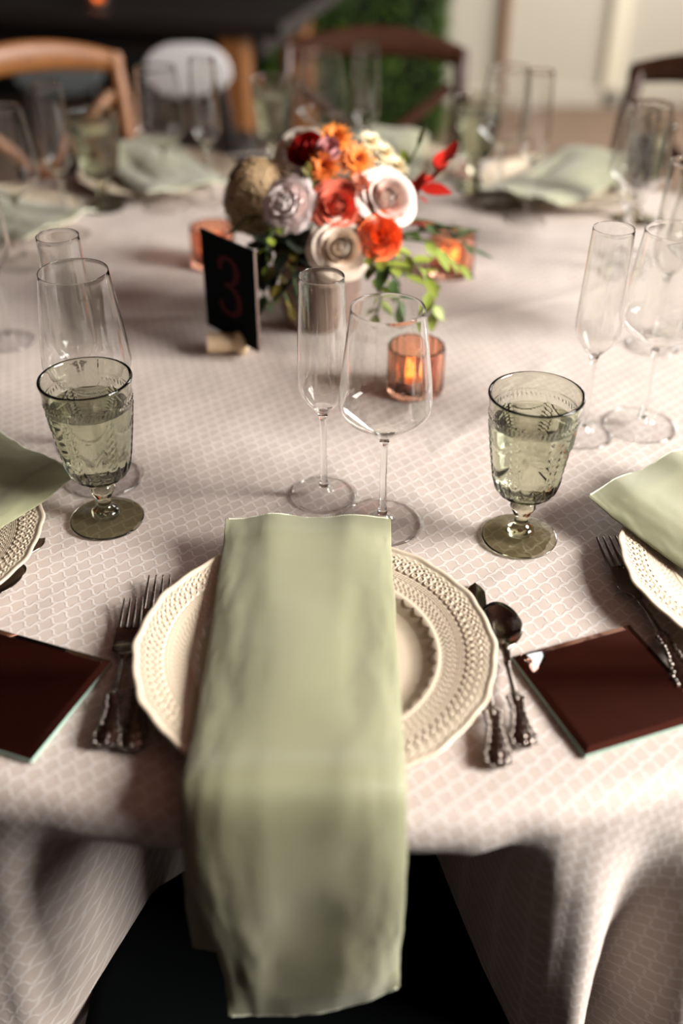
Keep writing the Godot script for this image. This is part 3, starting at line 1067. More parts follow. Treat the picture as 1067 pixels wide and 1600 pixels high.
func leaf_mesh(len: float, wid: float, bend: float) -> ArrayMesh:
	var acc := Acc.new()
	for s: float in [0.0, 1.0]:
		acc.grid(4, 7, func(i: int, j: int):
			var u := (i - 2) / 2.0 * (1.0 if s == 0.0 else -1.0)
			var v := j / 7.0
			var w := wid * pow(sin(PI * minf(0.985, 0.03 + 0.95 * v)), 0.8) * (1.15 - 0.5 * v)
			return Vector3(u * w, bend * v * v * len + 0.18 * w * absf(u) - 0.0004 * s, -v * len), false)
	return acc.mesh()

var leaves := {}

# a stem along pts with leaves to both sides
func make_sprig(called: String, label: String, category: String, pts: Array, n: int, len: float, wid: float, leaf_mat: String, group: String) -> Node3D:
	var base := Vector3(pts[0].x, TY + pts[0].y, pts[0].z)
	var t := thing(called, label, category, base, 0, group)
	var c := Curve3D.new()
	for k in pts.size():
		var p := Vector3(pts[k].x, TY + pts[k].y, pts[k].z) - base
		var tg: Vector3 = (pts[mini(k + 1, pts.size() - 1)] - pts[maxi(k - 1, 0)]) * 0.22
		c.add_point(p, -tg, tg)
	var L := c.get_baked_length()
	var line := []
	for k in 13:
		line.append(c.sample_baked(L * k / 12.0, true))
	part("stem", Acc.new().tube(line, [0.0012], 6), mats["stem"] if leaf_mat != "leaf_red" else mats["leaf_red"], t)
	for k in n:
		var s := 0.15 + 0.85 * (k + 0.5) / n
		var p := c.sample_baked(L * s, true)
		var d := (c.sample_baked(minf(L * s + 0.004, L), true) - c.sample_baked(maxf(L * s - 0.004, 0), true)).normalized()
		var side := d.cross(Vector3.UP)
		if side.length() < 0.1:
			side = Vector3.RIGHT
		side = side.normalized() * (1.0 if k % 2 == 0 else -1.0)
		side = side.rotated(d, rng.randf_range(-0.9, 0.9))
		var out := (d * 0.75 + side * (0.9 if k < n - 1 else 0.1)).normalized()
		var key := "%s_%d_%d" % [called, k % 3, int(len * 1e4)]
		if not leaves.has(key):
			leaves[key] = leaf_mesh(len * (0.8 + 0.2 * (k % 3)), wid * (0.9 + 0.1 * (k % 3)), [-0.25, 0.1, -0.05][k % 3])
		var o := part("leaf", leaves[key], mats[leaf_mat], t, p)
		var up := Vector3.UP.rotated(out, rng.randf_range(-0.6, 0.6))
		if absf(out.dot(up)) > 0.95:
			up = Vector3.BACK
		o.basis = Basis.looking_at(out, up).scaled(Vector3.ONE * rng.randf_range(0.8, 1.1))
	return t

func lin(r: float, g: float, b: float) -> Color:   # sRGB to linear
	return Color(r, g, b).srgb_to_linear()

func make_centrepiece() -> void:
	var v := thing("flower_vase", "round taupe vase holding the flowers in the middle of the table", "vase", Vector3(-0.028, TY + 0.0035, -1.235))
	var prof := smooth_profile([Vector2(0, 0.0), Vector2(0.036, 0.0), Vector2(0.042, 0.004), Vector2(0.049, 0.022), Vector2(0.0515, 0.045), Vector2(0.0505, 0.075), Vector2(0.0495, 0.090), Vector2(0.0475, 0.0905), Vector2(0.0465, 0.086), Vector2(0.0480, 0.045), Vector2(0.044, 0.018), Vector2(0.034, 0.008), Vector2(0, 0.008)], 4)
	part("vessel", Acc.new().lathe(prof, 64), mats["clay"], v)
	part("shade_core", Acc.new().lathe([Vector2(0, 0.03), Vector2(0.040, 0.03), Vector2(0.043, 0.09), Vector2(0.034, 0.110), Vector2(0, 0.116)], 28, Vector3.ZERO, func(a: float, j: int): return 0.002 * sin(a * 9 + j) if j > 0 and j < 4 else 0.0), mats["leaf_dark"], v)  # dark filler added for the shade deep among the flowers
	var cream := lin(0.90, 0.83, 0.74)
	make_rose("rose", "cream white open rose lowest at the front of the centrepiece", "rose", Vector3(-0.002, 0.128, -1.158), Vector3(0.05, 0.45, 0.9), 0.037, lin(0.80, 0.66, 0.52), lin(0.88, 0.81, 0.735), ROSE)
	make_rose("rose", "large blush white rose at the right of the centrepiece", "rose", Vector3(0.048, 0.172, -1.195), Vector3(0.35, 0.65, 0.70), 0.037, lin(0.86, 0.58, 0.50), lin(0.87, 0.79, 0.745), ROSE)
	make_rose("lisianthus", "pale lilac ruffled flower at the left of the centrepiece", "flower", Vector3(-0.058, 0.168, -1.190), Vector3(-0.45, 0.55, 0.75), 0.033, lin(0.95, 0.81, 0.79), lin(0.97, 0.905, 0.885), ROSE, 0.13)
	make_rose("rose", "coral pink rose in the middle of the centrepiece", "rose", Vector3(-0.006, 0.168, -1.180), Vector3(0.0, 0.6, 0.8), 0.032, lin(0.80, 0.20, 0.14), lin(0.90, 0.44, 0.34), ROSE, 0.07)
	make_rose("ranunculus", "bright orange double flower below the blush rose", "flower", Vector3(0.040, 0.140, -1.166), Vector3(0.25, 0.55, 0.8), 0.031, lin(0.86, 0.18, 0.05), lin(0.97, 0.52, 0.30), BALL, 0.06)
	make_rose("ranunculus", "dark red flower at the upper left of the centrepiece", "flower", Vector3(-0.040, 0.208, -1.265), Vector3(-0.4, 0.7, 0.5), 0.026, lin(0.45, 0.03, 0.03), lin(0.72, 0.10, 0.07), BALL)
	make_rose("rose_bud", "small mauve pink bud near the top of the centrepiece", "flower bud", Vector3(-0.015, 0.208, -1.245), Vector3(0.0, 0.8, 0.6), 0.024, lin(0.78, 0.45, 0.45), lin(0.84, 0.60, 0.60), [[3, 0.25, 1.0, 1.5, -0.02], [4, 0.45, 1.05, 1.1, -0.05], [5, 0.6, 0.95, 0.9, 0.0]])
	make_rose("rose", "pale white rose half hidden at the back left of the centrepiece", "rose", Vector3(-0.050, 0.198, -1.310), Vector3(-0.3, 0.8, 0.3), 0.032, cream, lin(0.92, 0.88, 0.82), ROSE)
	make_mum("chrysanthemum", "orange daisy-like flower left of the top of the centrepiece", "flower", Vector3(-0.021, 0.203, -1.228), Vector3(-0.1, 0.5, 0.85), 0.023, lin(0.75, 0.22, 0.05), lin(0.94, 0.52, 0.20))
	make_mum("chrysanthemum", "orange daisy-like flower above the blush white rose", "flower", Vector3(0.016, 0.207, -1.236), Vector3(0.3, 0.6, 0.75), 0.026, lin(0.80, 0.26, 0.04), lin(0.95, 0.55, 0.20))
	make_mum("chrysanthemum", "orange flower at the very top of the centrepiece", "flower", Vector3(-0.008, 0.222, -1.275), Vector3(0.0, 0.8, 0.6), 0.024, lin(0.80, 0.30, 0.05), lin(0.95, 0.58, 0.22))
	var cr := [Vector3(0.033, 0.216, -1.275), Vector3(0.050, 0.204, -1.270), Vector3(0.065, 0.190, -1.265)]
	for k in 3:
		make_mum("cream_mum", ["cream button flower highest of the three behind the orange daisy", "cream button flower between two others behind the blush rose", "cream button flower lowest of the three behind the blush rose"][k], "flower", cr[k], Vector3(0.3, 0.75, 0.55), 0.019, lin(0.88, 0.76, 0.48), lin(0.95, 0.91, 0.78), 4, 18, 0.5)
	make_rose("spray_bud", "peach spray rose bud left of the blush white rose", "flower bud", Vector3(0.020, 0.190, -1.19), Vector3(0.1, 0.6, 0.8), 0.017, lin(0.88, 0.50, 0.38), lin(0.93, 0.68, 0.58), [[3, 0.25, 0.9, 1.5, 0.0], [4, 0.45, 0.95, 1.1, 0.0], [5, 0.65, 0.85, 0.9, 0.05]])
	# the dried tan head at the left: hundreds of florets nobody could count
	var h := thing("hydrangea", "dried tan hydrangea head at the left of the centrepiece", "flower", Vector3(-0.100, TY + 0.150, -1.262), 0, "flowers in the centrepiece")
	var fl := Acc.new()
	var one := Acc.new()
	for q in 4:
		var b := Basis(Vector3.UP, TAU * q / 4)
		one.grid(2, 3, func(i: int, j: int): return b * Vector3(0.0065 * j / 3.0, 0.002 + 0.001 * absf(i - 1.0) + 0.001 * sin(j * 1.0), -(i - 1.0) * 0.0034 * sin(PI * (0.15 + 0.7 * j / 3.0))), false, null, func(i: int, j: int): return lin(0.62, 0.48, 0.34).lerp(lin(0.78, 0.68, 0.52), j / 3.0))
	for k in 520:
		var y := 1.0 - 1.5 * (k + 0.5) / 520
		var a := k * 2.39996
		var d := Vector3(sqrt(1 - y * y) * cos(a), y, sqrt(1 - y * y) * sin(a))
		var x := d.cross(Vector3.FORWARD).normalized()
		fl.merge(one, Transform3D(Basis(x, d, x.cross(d)) * Basis(Vector3.UP, rng.randf() * 6.0), d * Vector3(0.042, 0.050, 0.042) * rng.randf_range(0.86, 1.04)))
	part("florets", fl, mats["petal"], h).set_meta("kind", "stuff")
	part("flower_core", Acc.new().lathe(smooth_profile([Vector2(0, -0.042), Vector2(0.025, -0.035), Vector2(0.036, 0.0), Vector2(0.027, 0.033), Vector2(0, 0.043)], 4), 20), mats["leaf_olive"], h)
	stem_to(h)
	# greenery
	var V := func(x: float, y: float, z: float): return Vector3(x, y, z)
	var G := "greenery sprigs in the centrepiece"
	var o := Vector3(-0.028, 0.095, -1.22)
	make_sprig("leaf_sprig", "light green trailing sprig hanging lowest at the right of the vase", "greenery", [o, V.call(0.06, 0.125, -1.17), V.call(0.105, 0.085, -1.165), V.call(0.112, 0.045, -1.165)], 20, 0.026, 0.0075, "leaf_light", G)
	make_sprig("leaf_sprig", "light green sprig reaching in front of the right votive holder", "greenery", [o, V.call(0.07, 0.125, -1.20), V.call(0.115, 0.115, -1.20), V.call(0.150, 0.085, -1.205)], 20, 0.028, 0.0080, "leaf_light", G)
	make_sprig("leaf_sprig", "mid green sprig under the bright orange flower", "greenery", [o, V.call(0.03, 0.125, -1.17), V.call(0.06, 0.105, -1.135), V.call(0.068, 0.065, -1.13)], 14, 0.030, 0.008, "leaf_green", G)
	make_sprig("leaf_sprig", "yellow green sprig hanging in front of the vase at the right", "greenery", [o, V.call(0.03, 0.110, -1.17), V.call(0.045, 0.085, -1.14), V.call(0.04, 0.055, -1.135)], 16, 0.024, 0.0085, "leaf_light", G)
	make_sprig("leaf_sprig", "mid green sprig arching towards the right votive holder", "greenery", [o, V.call(0.08, 0.13, -1.21), V.call(0.13, 0.12, -1.23), V.call(0.165, 0.10, -1.23)], 14, 0.030, 0.008, "leaf_green", G)
	make_sprig("leaf_sprig", "green trailing sprig down the left side above the table number", "greenery", [o, V.call(-0.075, 0.145, -1.185), V.call(-0.102, 0.105, -1.17), V.call(-0.088, 0.060, -1.16)], 16, 0.020, 0.0055, "leaf_green", G)
	make_sprig("leaf_sprig", "bright green small-leaved sprig below the lilac flower", "greenery", [o, V.call(-0.07, 0.150, -1.18), V.call(-0.088, 0.125, -1.155), V.call(-0.078, 0.075, -1.15)], 14, 0.015, 0.005, "leaf_light", G)
	make_sprig("leaf_sprig", "olive sprig over the dried hydrangea at the far left", "greenery", [o, V.call(-0.10, 0.155, -1.20), V.call(-0.135, 0.120, -1.195), V.call(-0.135, 0.075, -1.19)], 14, 0.022, 0.006, "leaf_olive", G)
	make_sprig("leaf_sprig", "dark green sprig in front of the vase mouth", "greenery", [o, V.call(-0.05, 0.120, -1.17), V.call(-0.056, 0.100, -1.14), V.call(-0.046, 0.070, -1.138)], 12, 0.030, 0.009, "leaf_dark", G)
	make_sprig("leaf_sprig", "dark green broad-leaved sprig behind the cream rose", "greenery", [o, V.call(-0.045, 0.14, -1.185), V.call(-0.06, 0.13, -1.16), V.call(-0.075, 0.105, -1.15)], 12, 0.034, 0.012, "leaf_dark", G)
	make_sprig("leaf_sprig", "dark green leaves filling the left between lilac flower and vase", "greenery", [o, V.call(-0.06, 0.125, -1.19), V.call(-0.085, 0.120, -1.185), V.call(-0.10, 0.09, -1.18)], 14, 0.036, 0.013, "leaf_dark", G)
	make_sprig("leaf_sprig", "yellow green sprig between the orange daisies and the coral rose", "greenery", [o, V.call(-0.03, 0.17, -1.215), V.call(-0.035, 0.195, -1.2), V.call(-0.038, 0.21, -1.19)], 12, 0.016, 0.0045, "leaf_olive", G)
	make_sprig("leaf_sprig", "yellow green leaves right of the cream rose below the orange flower", "greenery", [o, V.call(0.02, 0.13, -1.17), V.call(0.055, 0.115, -1.14), V.call(0.085, 0.10, -1.14)], 16, 0.024, 0.0085, "leaf_light", G)
	make_sprig("leaf_sprig", "olive leaves hanging left of the cream rose", "greenery", [o, V.call(-0.06, 0.13, -1.17), V.call(-0.072, 0.10, -1.14), V.call(-0.060, 0.065, -1.135)], 14, 0.022, 0.007, "leaf_olive", G)
	make_sprig("leaf_sprig", "green sprig curling out at the far right over the right votive holder", "greenery", [o, V.call(0.08, 0.14, -1.22), V.call(0.125, 0.135, -1.22), V.call(0.155, 0.125, -1.23)], 14, 0.026, 0.007, "leaf_green", G)
	make_sprig("leaf_sprig", "pale green blade standing up at the right behind the cream flowers", "greenery", [V.call(0.0, 0.1, -1.24), V.call(0.06, 0.17, -1.26), V.call(0.085, 0.20, -1.27), V.call(0.095, 0.225, -1.27)], 5, 0.03, 0.006, "leaf_light", G)
	make_sprig("red_leaf_branch", "branch of small red leaves sticking out at the right of the centrepiece", "leaf branch", [o, V.call(0.06, 0.15, -1.23), V.call(0.098, 0.180, -1.23), V.call(0.125, 0.212, -1.235)], 20, 0.030, 0.0095, "leaf_red", "autumn leaves in the centrepiece")
	make_sprig("red_leaf_branch", "single red leaf twig just right of the bright orange flower", "leaf branch", [o, V.call(0.05, 0.14, -1.2), V.call(0.08, 0.148, -1.19), V.call(0.1, 0.145, -1.19)], 3, 0.034, 0.010, "leaf_red", "autumn leaves in the centrepiece")
	make_sprig("autumn_leaf_twig", "twig of orange autumn leaves behind the table number card", "leaf branch", [o, V.call(-0.07, 0.10, -1.19), V.call(-0.10, 0.080, -1.18), V.call(-0.115, 0.060, -1.18)], 6, 0.036, 0.012, "leaf_orange", "autumn leaves in the centrepiece")

# ---------------------------------------------------------------- table number
func make_number() -> void:
	var a := Vector3(-0.1669, 0, -1.1886)
	var b := Vector3(-0.0977, 0, -1.111)
	var d := (b - a).normalized()
	var mid := (a + b) / 2
	var c := thing("table_number_card", "black table number card standing left in front of the flowers", "sign", Vector3(mid.x, TY + 0.020, mid.z), atan2(-d.z, d.x))
	var W := a.distance_to(b)
	var pn := part("panel", Acc.new().box(Vector3(W, 0.124, 0.0032), Vector3(0, 0.062, 0), Basis(), 0.0004), mats["blackboard"], c)
	part("painted_lit_edge", Acc.new().box(Vector3(0.0006, 0.1232, 0.0026), Vector3(W / 2 + 0.0003, 0.062, 0)), mat("lit_edge_paint", Color(0.42, 0.33, 0.29), 0.7), c)  # paler colour gives this one edge its lit look
	var tm := TextMesh.new()
	var f := SystemFont.new()
	f.font_names = PackedStringArray(["Droid Serif"])
	tm.font = f
	tm.text = "3"
	tm.font_size = 64
	tm.pixel_size = 0.0016
	tm.depth = 0.0008
	var n := part("numeral", tm, mats["maroon"], pn, Vector3(0.002, 0.064, 0.0019))
	n.set_meta("label", "dark red numeral 3")
	var h := thing("card_holder", "pale natural cork holder under the black table number card", "card holder", Vector3(mid.x - 0.006, TY + 0.004, mid.z + 0.010), atan2(-d.z, d.x) + 0.9)
	var body := smooth_profile([Vector2(0, -0.024), Vector2(0.0115, -0.024), Vector2(0.0125, -0.022), Vector2(0.0120, -0.004), Vector2(0.0105, 0.006), Vector2(0.0125, 0.010), Vector2(0.0155, 0.014), Vector2(0.0145, 0.021), Vector2(0.009, 0.025), Vector2(0, 0.026)], 4)
	var m := part("cork", Acc.new().lathe(body, 28), mats["cork"], h, Vector3(0, 0.0145, 0))
	m.rotation = Vector3(0, 0, -PI / 2)

# ---------------------------------------------------------------- chairs and things behind
func make_chair(label: String, at: Vector3, turn: float, seat_mat := "oak", frame_mat := "backlit_walnut") -> Node3D:
	var t := thing("cross_back_chair", label, "chair", at, turn, "wooden cross-back chairs round the table")
	var m: Material = mats[frame_mat]
	part("seat", Acc.new().grid(40, 8, func(i: int, j: int):
		var a := TAU * i / 40.0
		var k := [0.02, 0.9, 1.0, 1.0, 0.985, 0.93, 0.6, 0.3, 0.01][j] as float
		var y := [0.43, 0.43, 0.436, 0.452, 0.458, 0.461, 0.459, 0.456, 0.455][j] as float
		var x := signf(cos(a)) * pow(absf(cos(a)), 0.6) * (0.215 + 0.015 * -sin(a))
		var z := -signf(sin(a)) * pow(absf(sin(a)), 0.6) * 0.21
		return Vector3(x * k, y, z * k), true), mats[seat_mat], t)
	for s: float in [-1.0, 1.0]:
		part("front_leg", Acc.new().tube([Vector3(s * 0.185, 0.0, -0.185), Vector3(s * 0.18, 0.25, -0.175), Vector3(s * 0.175, 0.435, -0.165)], [0.014, 0.017, 0.019], 12), m, t)
		part("back_post", Acc.new().tube([Vector3(s * 0.185, 0.0, 0.235), Vector3(s * 0.180, 0.25, 0.195), Vector3(s * 0.178, 0.45, 0.180), Vector3(s * 0.182, 0.65, 0.205), Vector3(s * 0.188, 0.80, 0.240), Vector3(s * 0.186, 0.872, 0.262)], [0.014, 0.016, 0.017, 0.016, 0.0155, 0.016], 12), m, t)
		part("cross_slat", Acc.new().tube([Vector3(-s * 0.160, 0.47, 0.186), Vector3(-s * 0.07, 0.60, 0.206 + s * 0.004), Vector3(s * 0.06, 0.715, 0.232 + s * 0.004), Vector3(s * 0.168, 0.80, 0.243)], [0.013], 10, Vector3.BACK, 0.55), m, t)
		part("side_stretcher", Acc.new().tube([Vector3(s * 0.183, 0.2, -0.17), Vector3(s * 0.183, 0.2, 0.2)], [0.009], 8), m, t)
	var rail := Acc.new()
	rail.grid(12, 26, func(i: int, j: int):
		var s := clampf((j - 1) / 24.0, 0, 1) * 2 - 1
		var e := 0.03 if j == 0 or j == 26 else 1.0
		var a := TAU * i / 12.0
		var y := 0.853 + 0.028 * (1 - s * s)
		var z := 0.253 + 0.028 * (1 - s * s)
		return Vector3(s * 0.200, y + sin(a) * 0.030 * (1 - 0.35 * s * s) * e, z + cos(a) * 0.0125 * e), true)
	part("top_rail", rail, m, t)
	return t

func make_background() -> void:
	var ch := func(label: String, deg: float, r: float, sm := "oak", fm := "backlit_walnut"):
		var a := deg_to_rad(deg)
		return make_chair(label, Vector3(TC.x + r * sin(a), 0, TC.z + r * cos(a)), a, sm, fm)
	ch.call("wooden chair across the table at the left under warm light", 212.5, 0.88, "oak", "oak")
	ch.call("wooden cross-back chair behind the flowers, coloured dark as if backlit", 175.5, 0.87)
	ch.call("wooden cross-back chair at the far right before the cream wall", 138.0, 0.87)
	ch.call("chair with a black seat tucked under the near edge of the table", 1.0, 0.795, "black_seat", "dark_wood")
	# the farm table behind
	var t := thing("farm_table", "long dark wooden table standing behind at the left", "table", Vector3(-1.218, 0, -4.05), deg_to_rad(-14.0))
	for k in 5:
		part("plank", Acc.new().box(Vector3(2.36, 0.04, 0.172), Vector3(0, 0.73, -0.352 + 0.176 * k), Basis(), 0.004), mats["dark_wood"], t)
	for s: float in [-1.0, 1.0]:
		for z: float in [-0.32, 0.32]:
			part("leg", Acc.new().box(Vector3(0.085, 0.71, 0.085), Vector3(s * 1.0, 0.355, z * 1.1), Basis(), 0.006), mats["oak"], t)
		part("apron", Acc.new().box(Vector3(0.03, 0.09, 0.56), Vector3(s * 1.05, 0.665, 0), Basis(), 0.004), mats["dark_wood"], t)
	for z: float in [-0.32, 0.32]:
		part("apron", Acc.new().box(Vector3(2.0, 0.09, 0.03), Vector3(0, 0.665, z), Basis(), 0.004), mats["dark_wood"], t)
	var spots := [[Vector3(-0.405, 0, -3.06), "white covered chair seen through the back left wine glasses", "white_cover"], [Vector3(-0.745, 0, -3.06), "white covered chair behind the left wooden chair, shade painted into its cover", "shaded_white_cover"]]
	for s in spots:
		var c := thing("covered_chair", s[1], "chair", s[0], PI, "covered chairs at the dark wooden table")
		part("backrest", Acc.new().grid(28, 10, func(i: int, j: int):
			var a := TAU * i / 28.0
			var k := [0.02, 0.96, 1.0, 1.0, 1.0, 1.0, 1.0, 1.0, 1.0, 0.96, 0.02][j] as float
			var z := -0.19 - 0.02 + 0.004 * j
			var x := signf(cos(a)) * pow(absf(cos(a)), 0.7) * 0.115
			var y := sin(a) * (0.075 if sin(a) > 0 else 0.05)
			return Vector3(-x * k, 0.71 + y * k, z), true), mats[s[2]], c)
		part("seat", Acc.new().box(Vector3(0.31, 0.09, 0.40), Vector3(0, 0.43, 0), Basis(), 0.03), mats["dark_wood"], c)
		for sx: float in [-1.0, 1.0]:
			part("back_post", Acc.new().tube([Vector3(sx * 0.12, 0.46, -0.18), Vector3(sx * 0.085, 0.69, -0.195)], [0.013]), mats["dark_wood"], c)
		for sx: float in [-1.0, 1.0]:
			for z: float in [-0.17, 0.17]:
				part("leg", Acc.new().tube([Vector3(sx * 0.135, 0, z * 1.08), Vector3(sx * 0.13, 0.39, z)], [0.012, 0.017]), mats["dark_wood"], c)
	make_votive("orange glowing votive holder on the dark table behind at the left", "lit tea light inside the orange votive on the dark table", Vector3(-0.785, 0.75, -3.66), 0.0318, 0.0575, 1)
	# clipped hedge wall
	var hd := thing("hedge", "tall clipped green hedge in front of the cream wall behind the table", "hedge", Vector3(0.06, 0, -5.05))
	var size := Vector3(0.78, 2.4, 0.5)
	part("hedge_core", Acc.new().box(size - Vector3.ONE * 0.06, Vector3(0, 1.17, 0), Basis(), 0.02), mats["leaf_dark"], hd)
	var mm := MultiMesh.new()
	mm.transform_format = MultiMesh.TRANSFORM_3D
	mm.mesh = leaf_mesh(0.045, 0.014, -0.1)
	mm.instance_count = 9000
	for k in 9000:
		var f := rng.randi() % 10
		var p: Vector3
		var nn: Vector3
		if f < 6:
			p = Vector3(rng.randf_range(-0.39, 0.39), rng.randf_range(0.02, 2.38), 0.24)
			nn = Vector3.BACK
		elif f < 9:
			p = Vector3(0.38, rng.randf_range(0.02, 2.38), rng.randf_range(-0.24, 0.25))
			nn = Vector3.RIGHT
		else:
			p = Vector3(-0.38, rng.randf_range(0.02, 2.38), rng.randf_range(-0.24, 0.25))
			nn = Vector3.LEFT
		var dir := (nn * 0.7 + Vector3(rng.randfn(), rng.randfn() + 0.3, rng.randfn()) * 0.6).normalized()
		mm.set_instance_transform(k, Transform3D(Basis.looking_at(dir, Vector3.UP if absf(dir.y) < 0.9 else Vector3.RIGHT).scaled(Vector3.ONE * rng.randf_range(0.7, 1.2)), p + nn * rng.randf_range(-0.02, 0.02)))
	var mi := MultiMeshInstance3D.new()
	mi.name = "foliage"
	mi.multimesh = mm
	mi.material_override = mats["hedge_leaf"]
	mi.set_meta("kind", "stuff")
	hd.add_child(mi)

# ---------------------------------------------------------------- the settings
func setting(deg: float, r: float) -> Transform3D:
	var a := deg_to_rad(deg)
	return Transform3D(Basis(Vector3.UP, a), Vector3(TC.x + r * sin(a), TY + 0.0035, TC.z + r * cos(a)))

func lay_tables() -> void:
	var P0 := Vector3(-0.0206, TY + 0.0035, -0.5933)
	# the seat in front
	make_plate("cream embossed dinner plate under the green napkin in front", P0, 0.0)
	var over := [Vector2(-0.152, 0.0335), Vector2(-0.135, 0.0320), Vector2(-0.110, 0.0300), Vector2(-0.070, 0.0285), Vector2(-0.02, 0.0280), Vector2(0.04, 0.0285), Vector2(0.09, 0.0300), Vector2(0.120, 0.0315), Vector2(0.138, 0.0345), Vector2(0.149, 0.0330), Vector2(0.157, 0.0240), Vector2(0.164, 0.002), Vector2(0.172, -0.04), Vector2(0.176, -0.09), Vector2(0.180, -0.13), Vector2(0.183, -0.165)]
	make_napkin("sage green napkin laid over the front plate, hanging off the table edge", P0 + Vector3(-0.0095, 0, 0), 0.0, over, 4, 1.0, Vector2(0.020, -0.010), true)
	make_fork("shorter silver fork at the outer left of the front plate", Vector3(-0.1743, TY + 0.004, -0.6630), deg_to_rad(2.0), 0.160)
	make_fork("longer silver fork half under the left rim of the front plate", Vector3(-0.1567, TY + 0.004, -0.6935), deg_to_rad(2.0), 0.194)
	make_spoon("silver teaspoon between the front plate and the right mirror tile", Vector3(0.1290, TY + 0.004, -0.6590), deg_to_rad(0.5), 0.156)
	make_knife("silver knife along the right rim of the front plate", Vector3(0.1134, TY + 0.004, -0.6900), deg_to_rad(-1.0), 0.205)
	make_tile("square mirror tile with a painted corner reflection right of the front plate", Vector3(0.2045, TY + 0.0042, -0.5660), atan2(0.0385, 0.1024), true)
	make_goblet("smoky green goblet of water beside the front plate at the right", 0.1636, -0.7609)
	make_flute("champagne flute standing behind the front napkin, in front of the vase", -0.0172, -0.8311)
	make_wine("wine glass standing behind the front napkin, before the amber votive", 0.0382, -0.7844)
	# the neighbour at the right
	var R := setting(36.8, 0.667)
	R.origin = Vector3(0.382, TY + 0.0035, -0.696)
	make_plate("cream embossed dinner plate cut off by the right edge, under a pale napkin", R.origin, R.basis.get_euler().y)
	var flat := [Vector2(-0.160, 0.0330), Vector2(-0.140, 0.0310), Vector2(-0.110, 0.0270), Vector2(-0.06, 0.0225), Vector2(0.0, 0.0210), Vector2(0.06, 0.0225), Vector2(0.110, 0.0280), Vector2(0.139, 0.0310), Vector2(0.152, 0.0285), Vector2(0.164, 0.0180), Vector2(0.176, -0.004), Vector2(0.188, -0.05), Vector2(0.196, -0.10), Vector2(0.20, -0.16)]
	make_napkin("sunlit sage napkin on the plate at the right edge", R.origin, R.basis.get_euler().y, flat, 11, 1.5)
	make_fork("silver fork with its tines beside the plate at the right edge", Vector3(0.2400, TY + 0.004, -0.7500), atan2(0.13, 0.99), 0.19)
	make_flute("champagne flute behind the right goblet", 0.2575, -0.9475)
	make_wine("wine glass right of the flute behind the right goblet", 0.3244, -0.9654)
	# the neighbour at the left
	var L := setting(-38.0, 0.631)
	L.origin = Vector3(-0.408, TY + 0.0035, -0.732)
	make_plate("cream embossed dinner plate cut off by the left edge", L.origin, deg_to_rad(-38.0))
	make_napkin("rumpled sage napkin on the plate at the left edge", L.origin, deg_to_rad(-38.0), flat, 23, 2.6)
	make_spoon("silver spoon reaching in from the left edge above the dark tile", Vector3(-0.2775, TY + 0.004, -0.7090), atan2(-0.64, 0.77), 0.156)
	make_knife("silver knife with only its tip out from under the left plate", Vector3(-0.2720, TY + 0.004, -0.7560), atan2(-0.62, 0.785), 0.205)
	make_tile("square mirror tile reflecting black at the left edge", Vector3(-0.2501, TY + 0.0042, -0.5613), atan2(-0.0362, 0.0966))
	make_goblet("smoky green goblet of water at the left, above the forks", -0.2209, -0.7891)
	make_wine("wine glass behind the left goblet", -0.2370, -0.8630)
	make_flute("champagne flute seen through the wine glass behind the left goblet", -0.2640, -0.9280)
	make_flute("champagne flute of which only the foot shows at the left edge", -0.4160, -1.1740)
	# across the table
	var far := [
		[143.0, 0.66, "right", 31], [172.0, 0.655, "middle", 37], [207.0, 0.66, "left", 41], [236.0, 0.64, "far left", 43]]
	var plates := ["dinner plate under the white-lit napkin at the back right", "dinner plate behind the flowers across the table", "dinner plate at the back left behind the green goblet", "dinner plate at the far left edge behind two glasses"]
	var naps := ["white-lit sage napkin on the back right plate", "shaded sage napkin across the table right of the flowers", "pale sage napkin at the back left between goblet and wine glass", "sage napkin at the far left edge beyond the glasses"]
	for k in 4:
		var T := setting(far[k][0], far[k][1])
		make_plate(plates[k], T.origin, T.basis.get_euler().y)
		make_napkin(naps[k], T.origin, T.basis.get_euler().y, flat, far[k][3], 2.4)
	var tiles := [[[-0.187, -1.905], 190.0, "dark mirror tile left of the middle place across the table"], [[0.190, -1.886], 160.0, "mirror tile behind the back right goblet"], [[-0.516, -1.700], 222.0, "dark mirror tile at the back left behind two glasses"]]
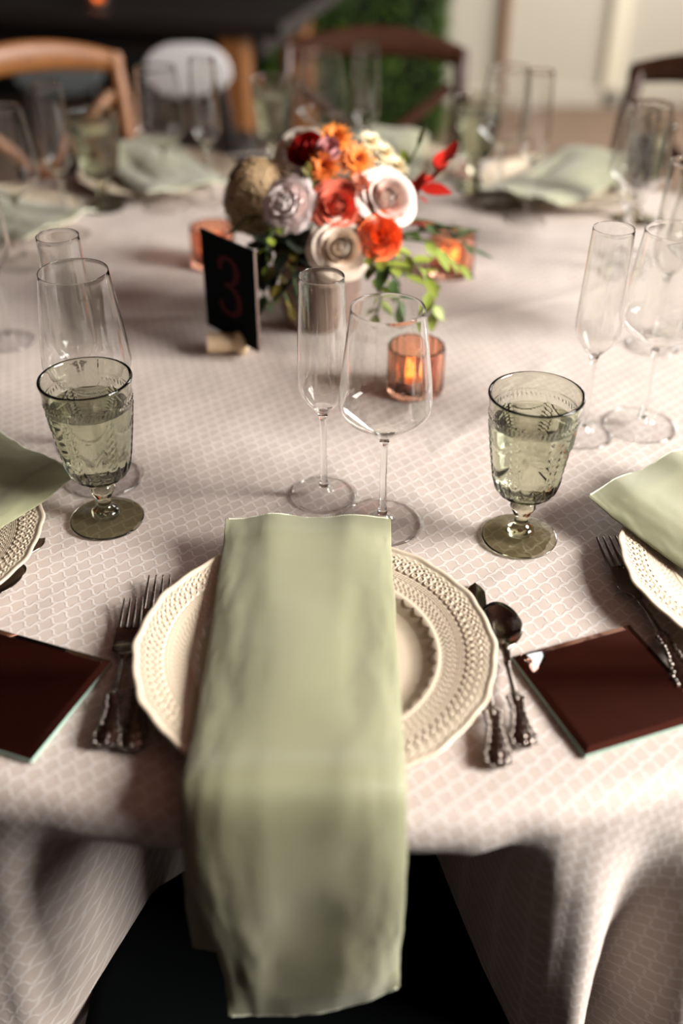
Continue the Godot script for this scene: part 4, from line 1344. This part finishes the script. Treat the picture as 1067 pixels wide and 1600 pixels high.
	for q in tiles:
		make_tile(q[2], Vector3(q[0][0], TY + 0.0042, q[0][1]), deg_to_rad(q[1]))
	make_goblet("smoky green goblet at the back left beside the pale napkin", -0.3921, -1.6807)
	make_goblet("smoky green goblet across the table between the wooden legs and the flowers", -0.1209, -1.9131)
	make_goblet("smoky green goblet at the back right of the flowers", 0.2288, -1.7844)
	make_goblet("smoky green goblet behind the glasses at the far right edge", 0.4700, -1.6200)
	make_wine("wine glass at the back left, in front of the white covered chair", -0.2879, -1.6865)
	make_flute("champagne flute at the back left, right of a wine glass", -0.2175, -1.7056)
	make_wine("wine glass cut off by the left edge, in front of the back left goblet", -0.4613, -1.4364)
	make_flute("champagne flute at the back left, just in front of the green goblet", -0.4221, -1.5495)
	make_wine("wine glass at the back right, left of a flute by the bluish napkin", 0.2579, -1.6868)
	make_flute("champagne flute in front of the white-lit napkin at the back right", 0.2956, -1.6182)
	make_wine("wine glass right behind the top of the flowers", -0.0330, -1.8000)
	make_flute("champagne flute behind the flowers, right of a wine glass", 0.0400, -1.8150)
	make_wine("wine glass at the right edge, far behind the flute", 0.4187, -1.4573)
	make_flute("champagne flute at the right edge beside the far wine glass", 0.3967, -1.4007)
	make_flute("champagne flute behind the nearer right wine glass", 0.3877, -1.1623)
	make_wine("wine glass cut off by the right edge, behind the nearer one", 0.4280, -1.1860)
	make_votive("ribbed amber votive holder seen through the front wine glass", "lit tea light in the amber votive behind the front wine glass", Vector3(0.084, TY + 0.0035, -1.0450), 0.0318, 0.0575, 0)
	make_votive("ribbed amber votive holder at the right of the flowers", "lit tea light in the amber votive right of the flowers", Vector3(0.1559, TY + 0.0035, -1.3970), 0.0318, 0.0575, 2)
	make_votive("ribbed amber votive holder at the left behind the table number", "lit tea light in the amber votive left of the flowers", Vector3(-0.1850, TY + 0.0035, -1.4300), 0.0318, 0.0575, 3)

func _ready() -> void:
	rng.seed = 20240611
	noise.seed = 3
	noise.frequency = 0.02
	setup_view()
	make_materials()
	make_room()
	make_table()
	make_background()
	lay_tables()
	make_centrepiece()
	make_number()
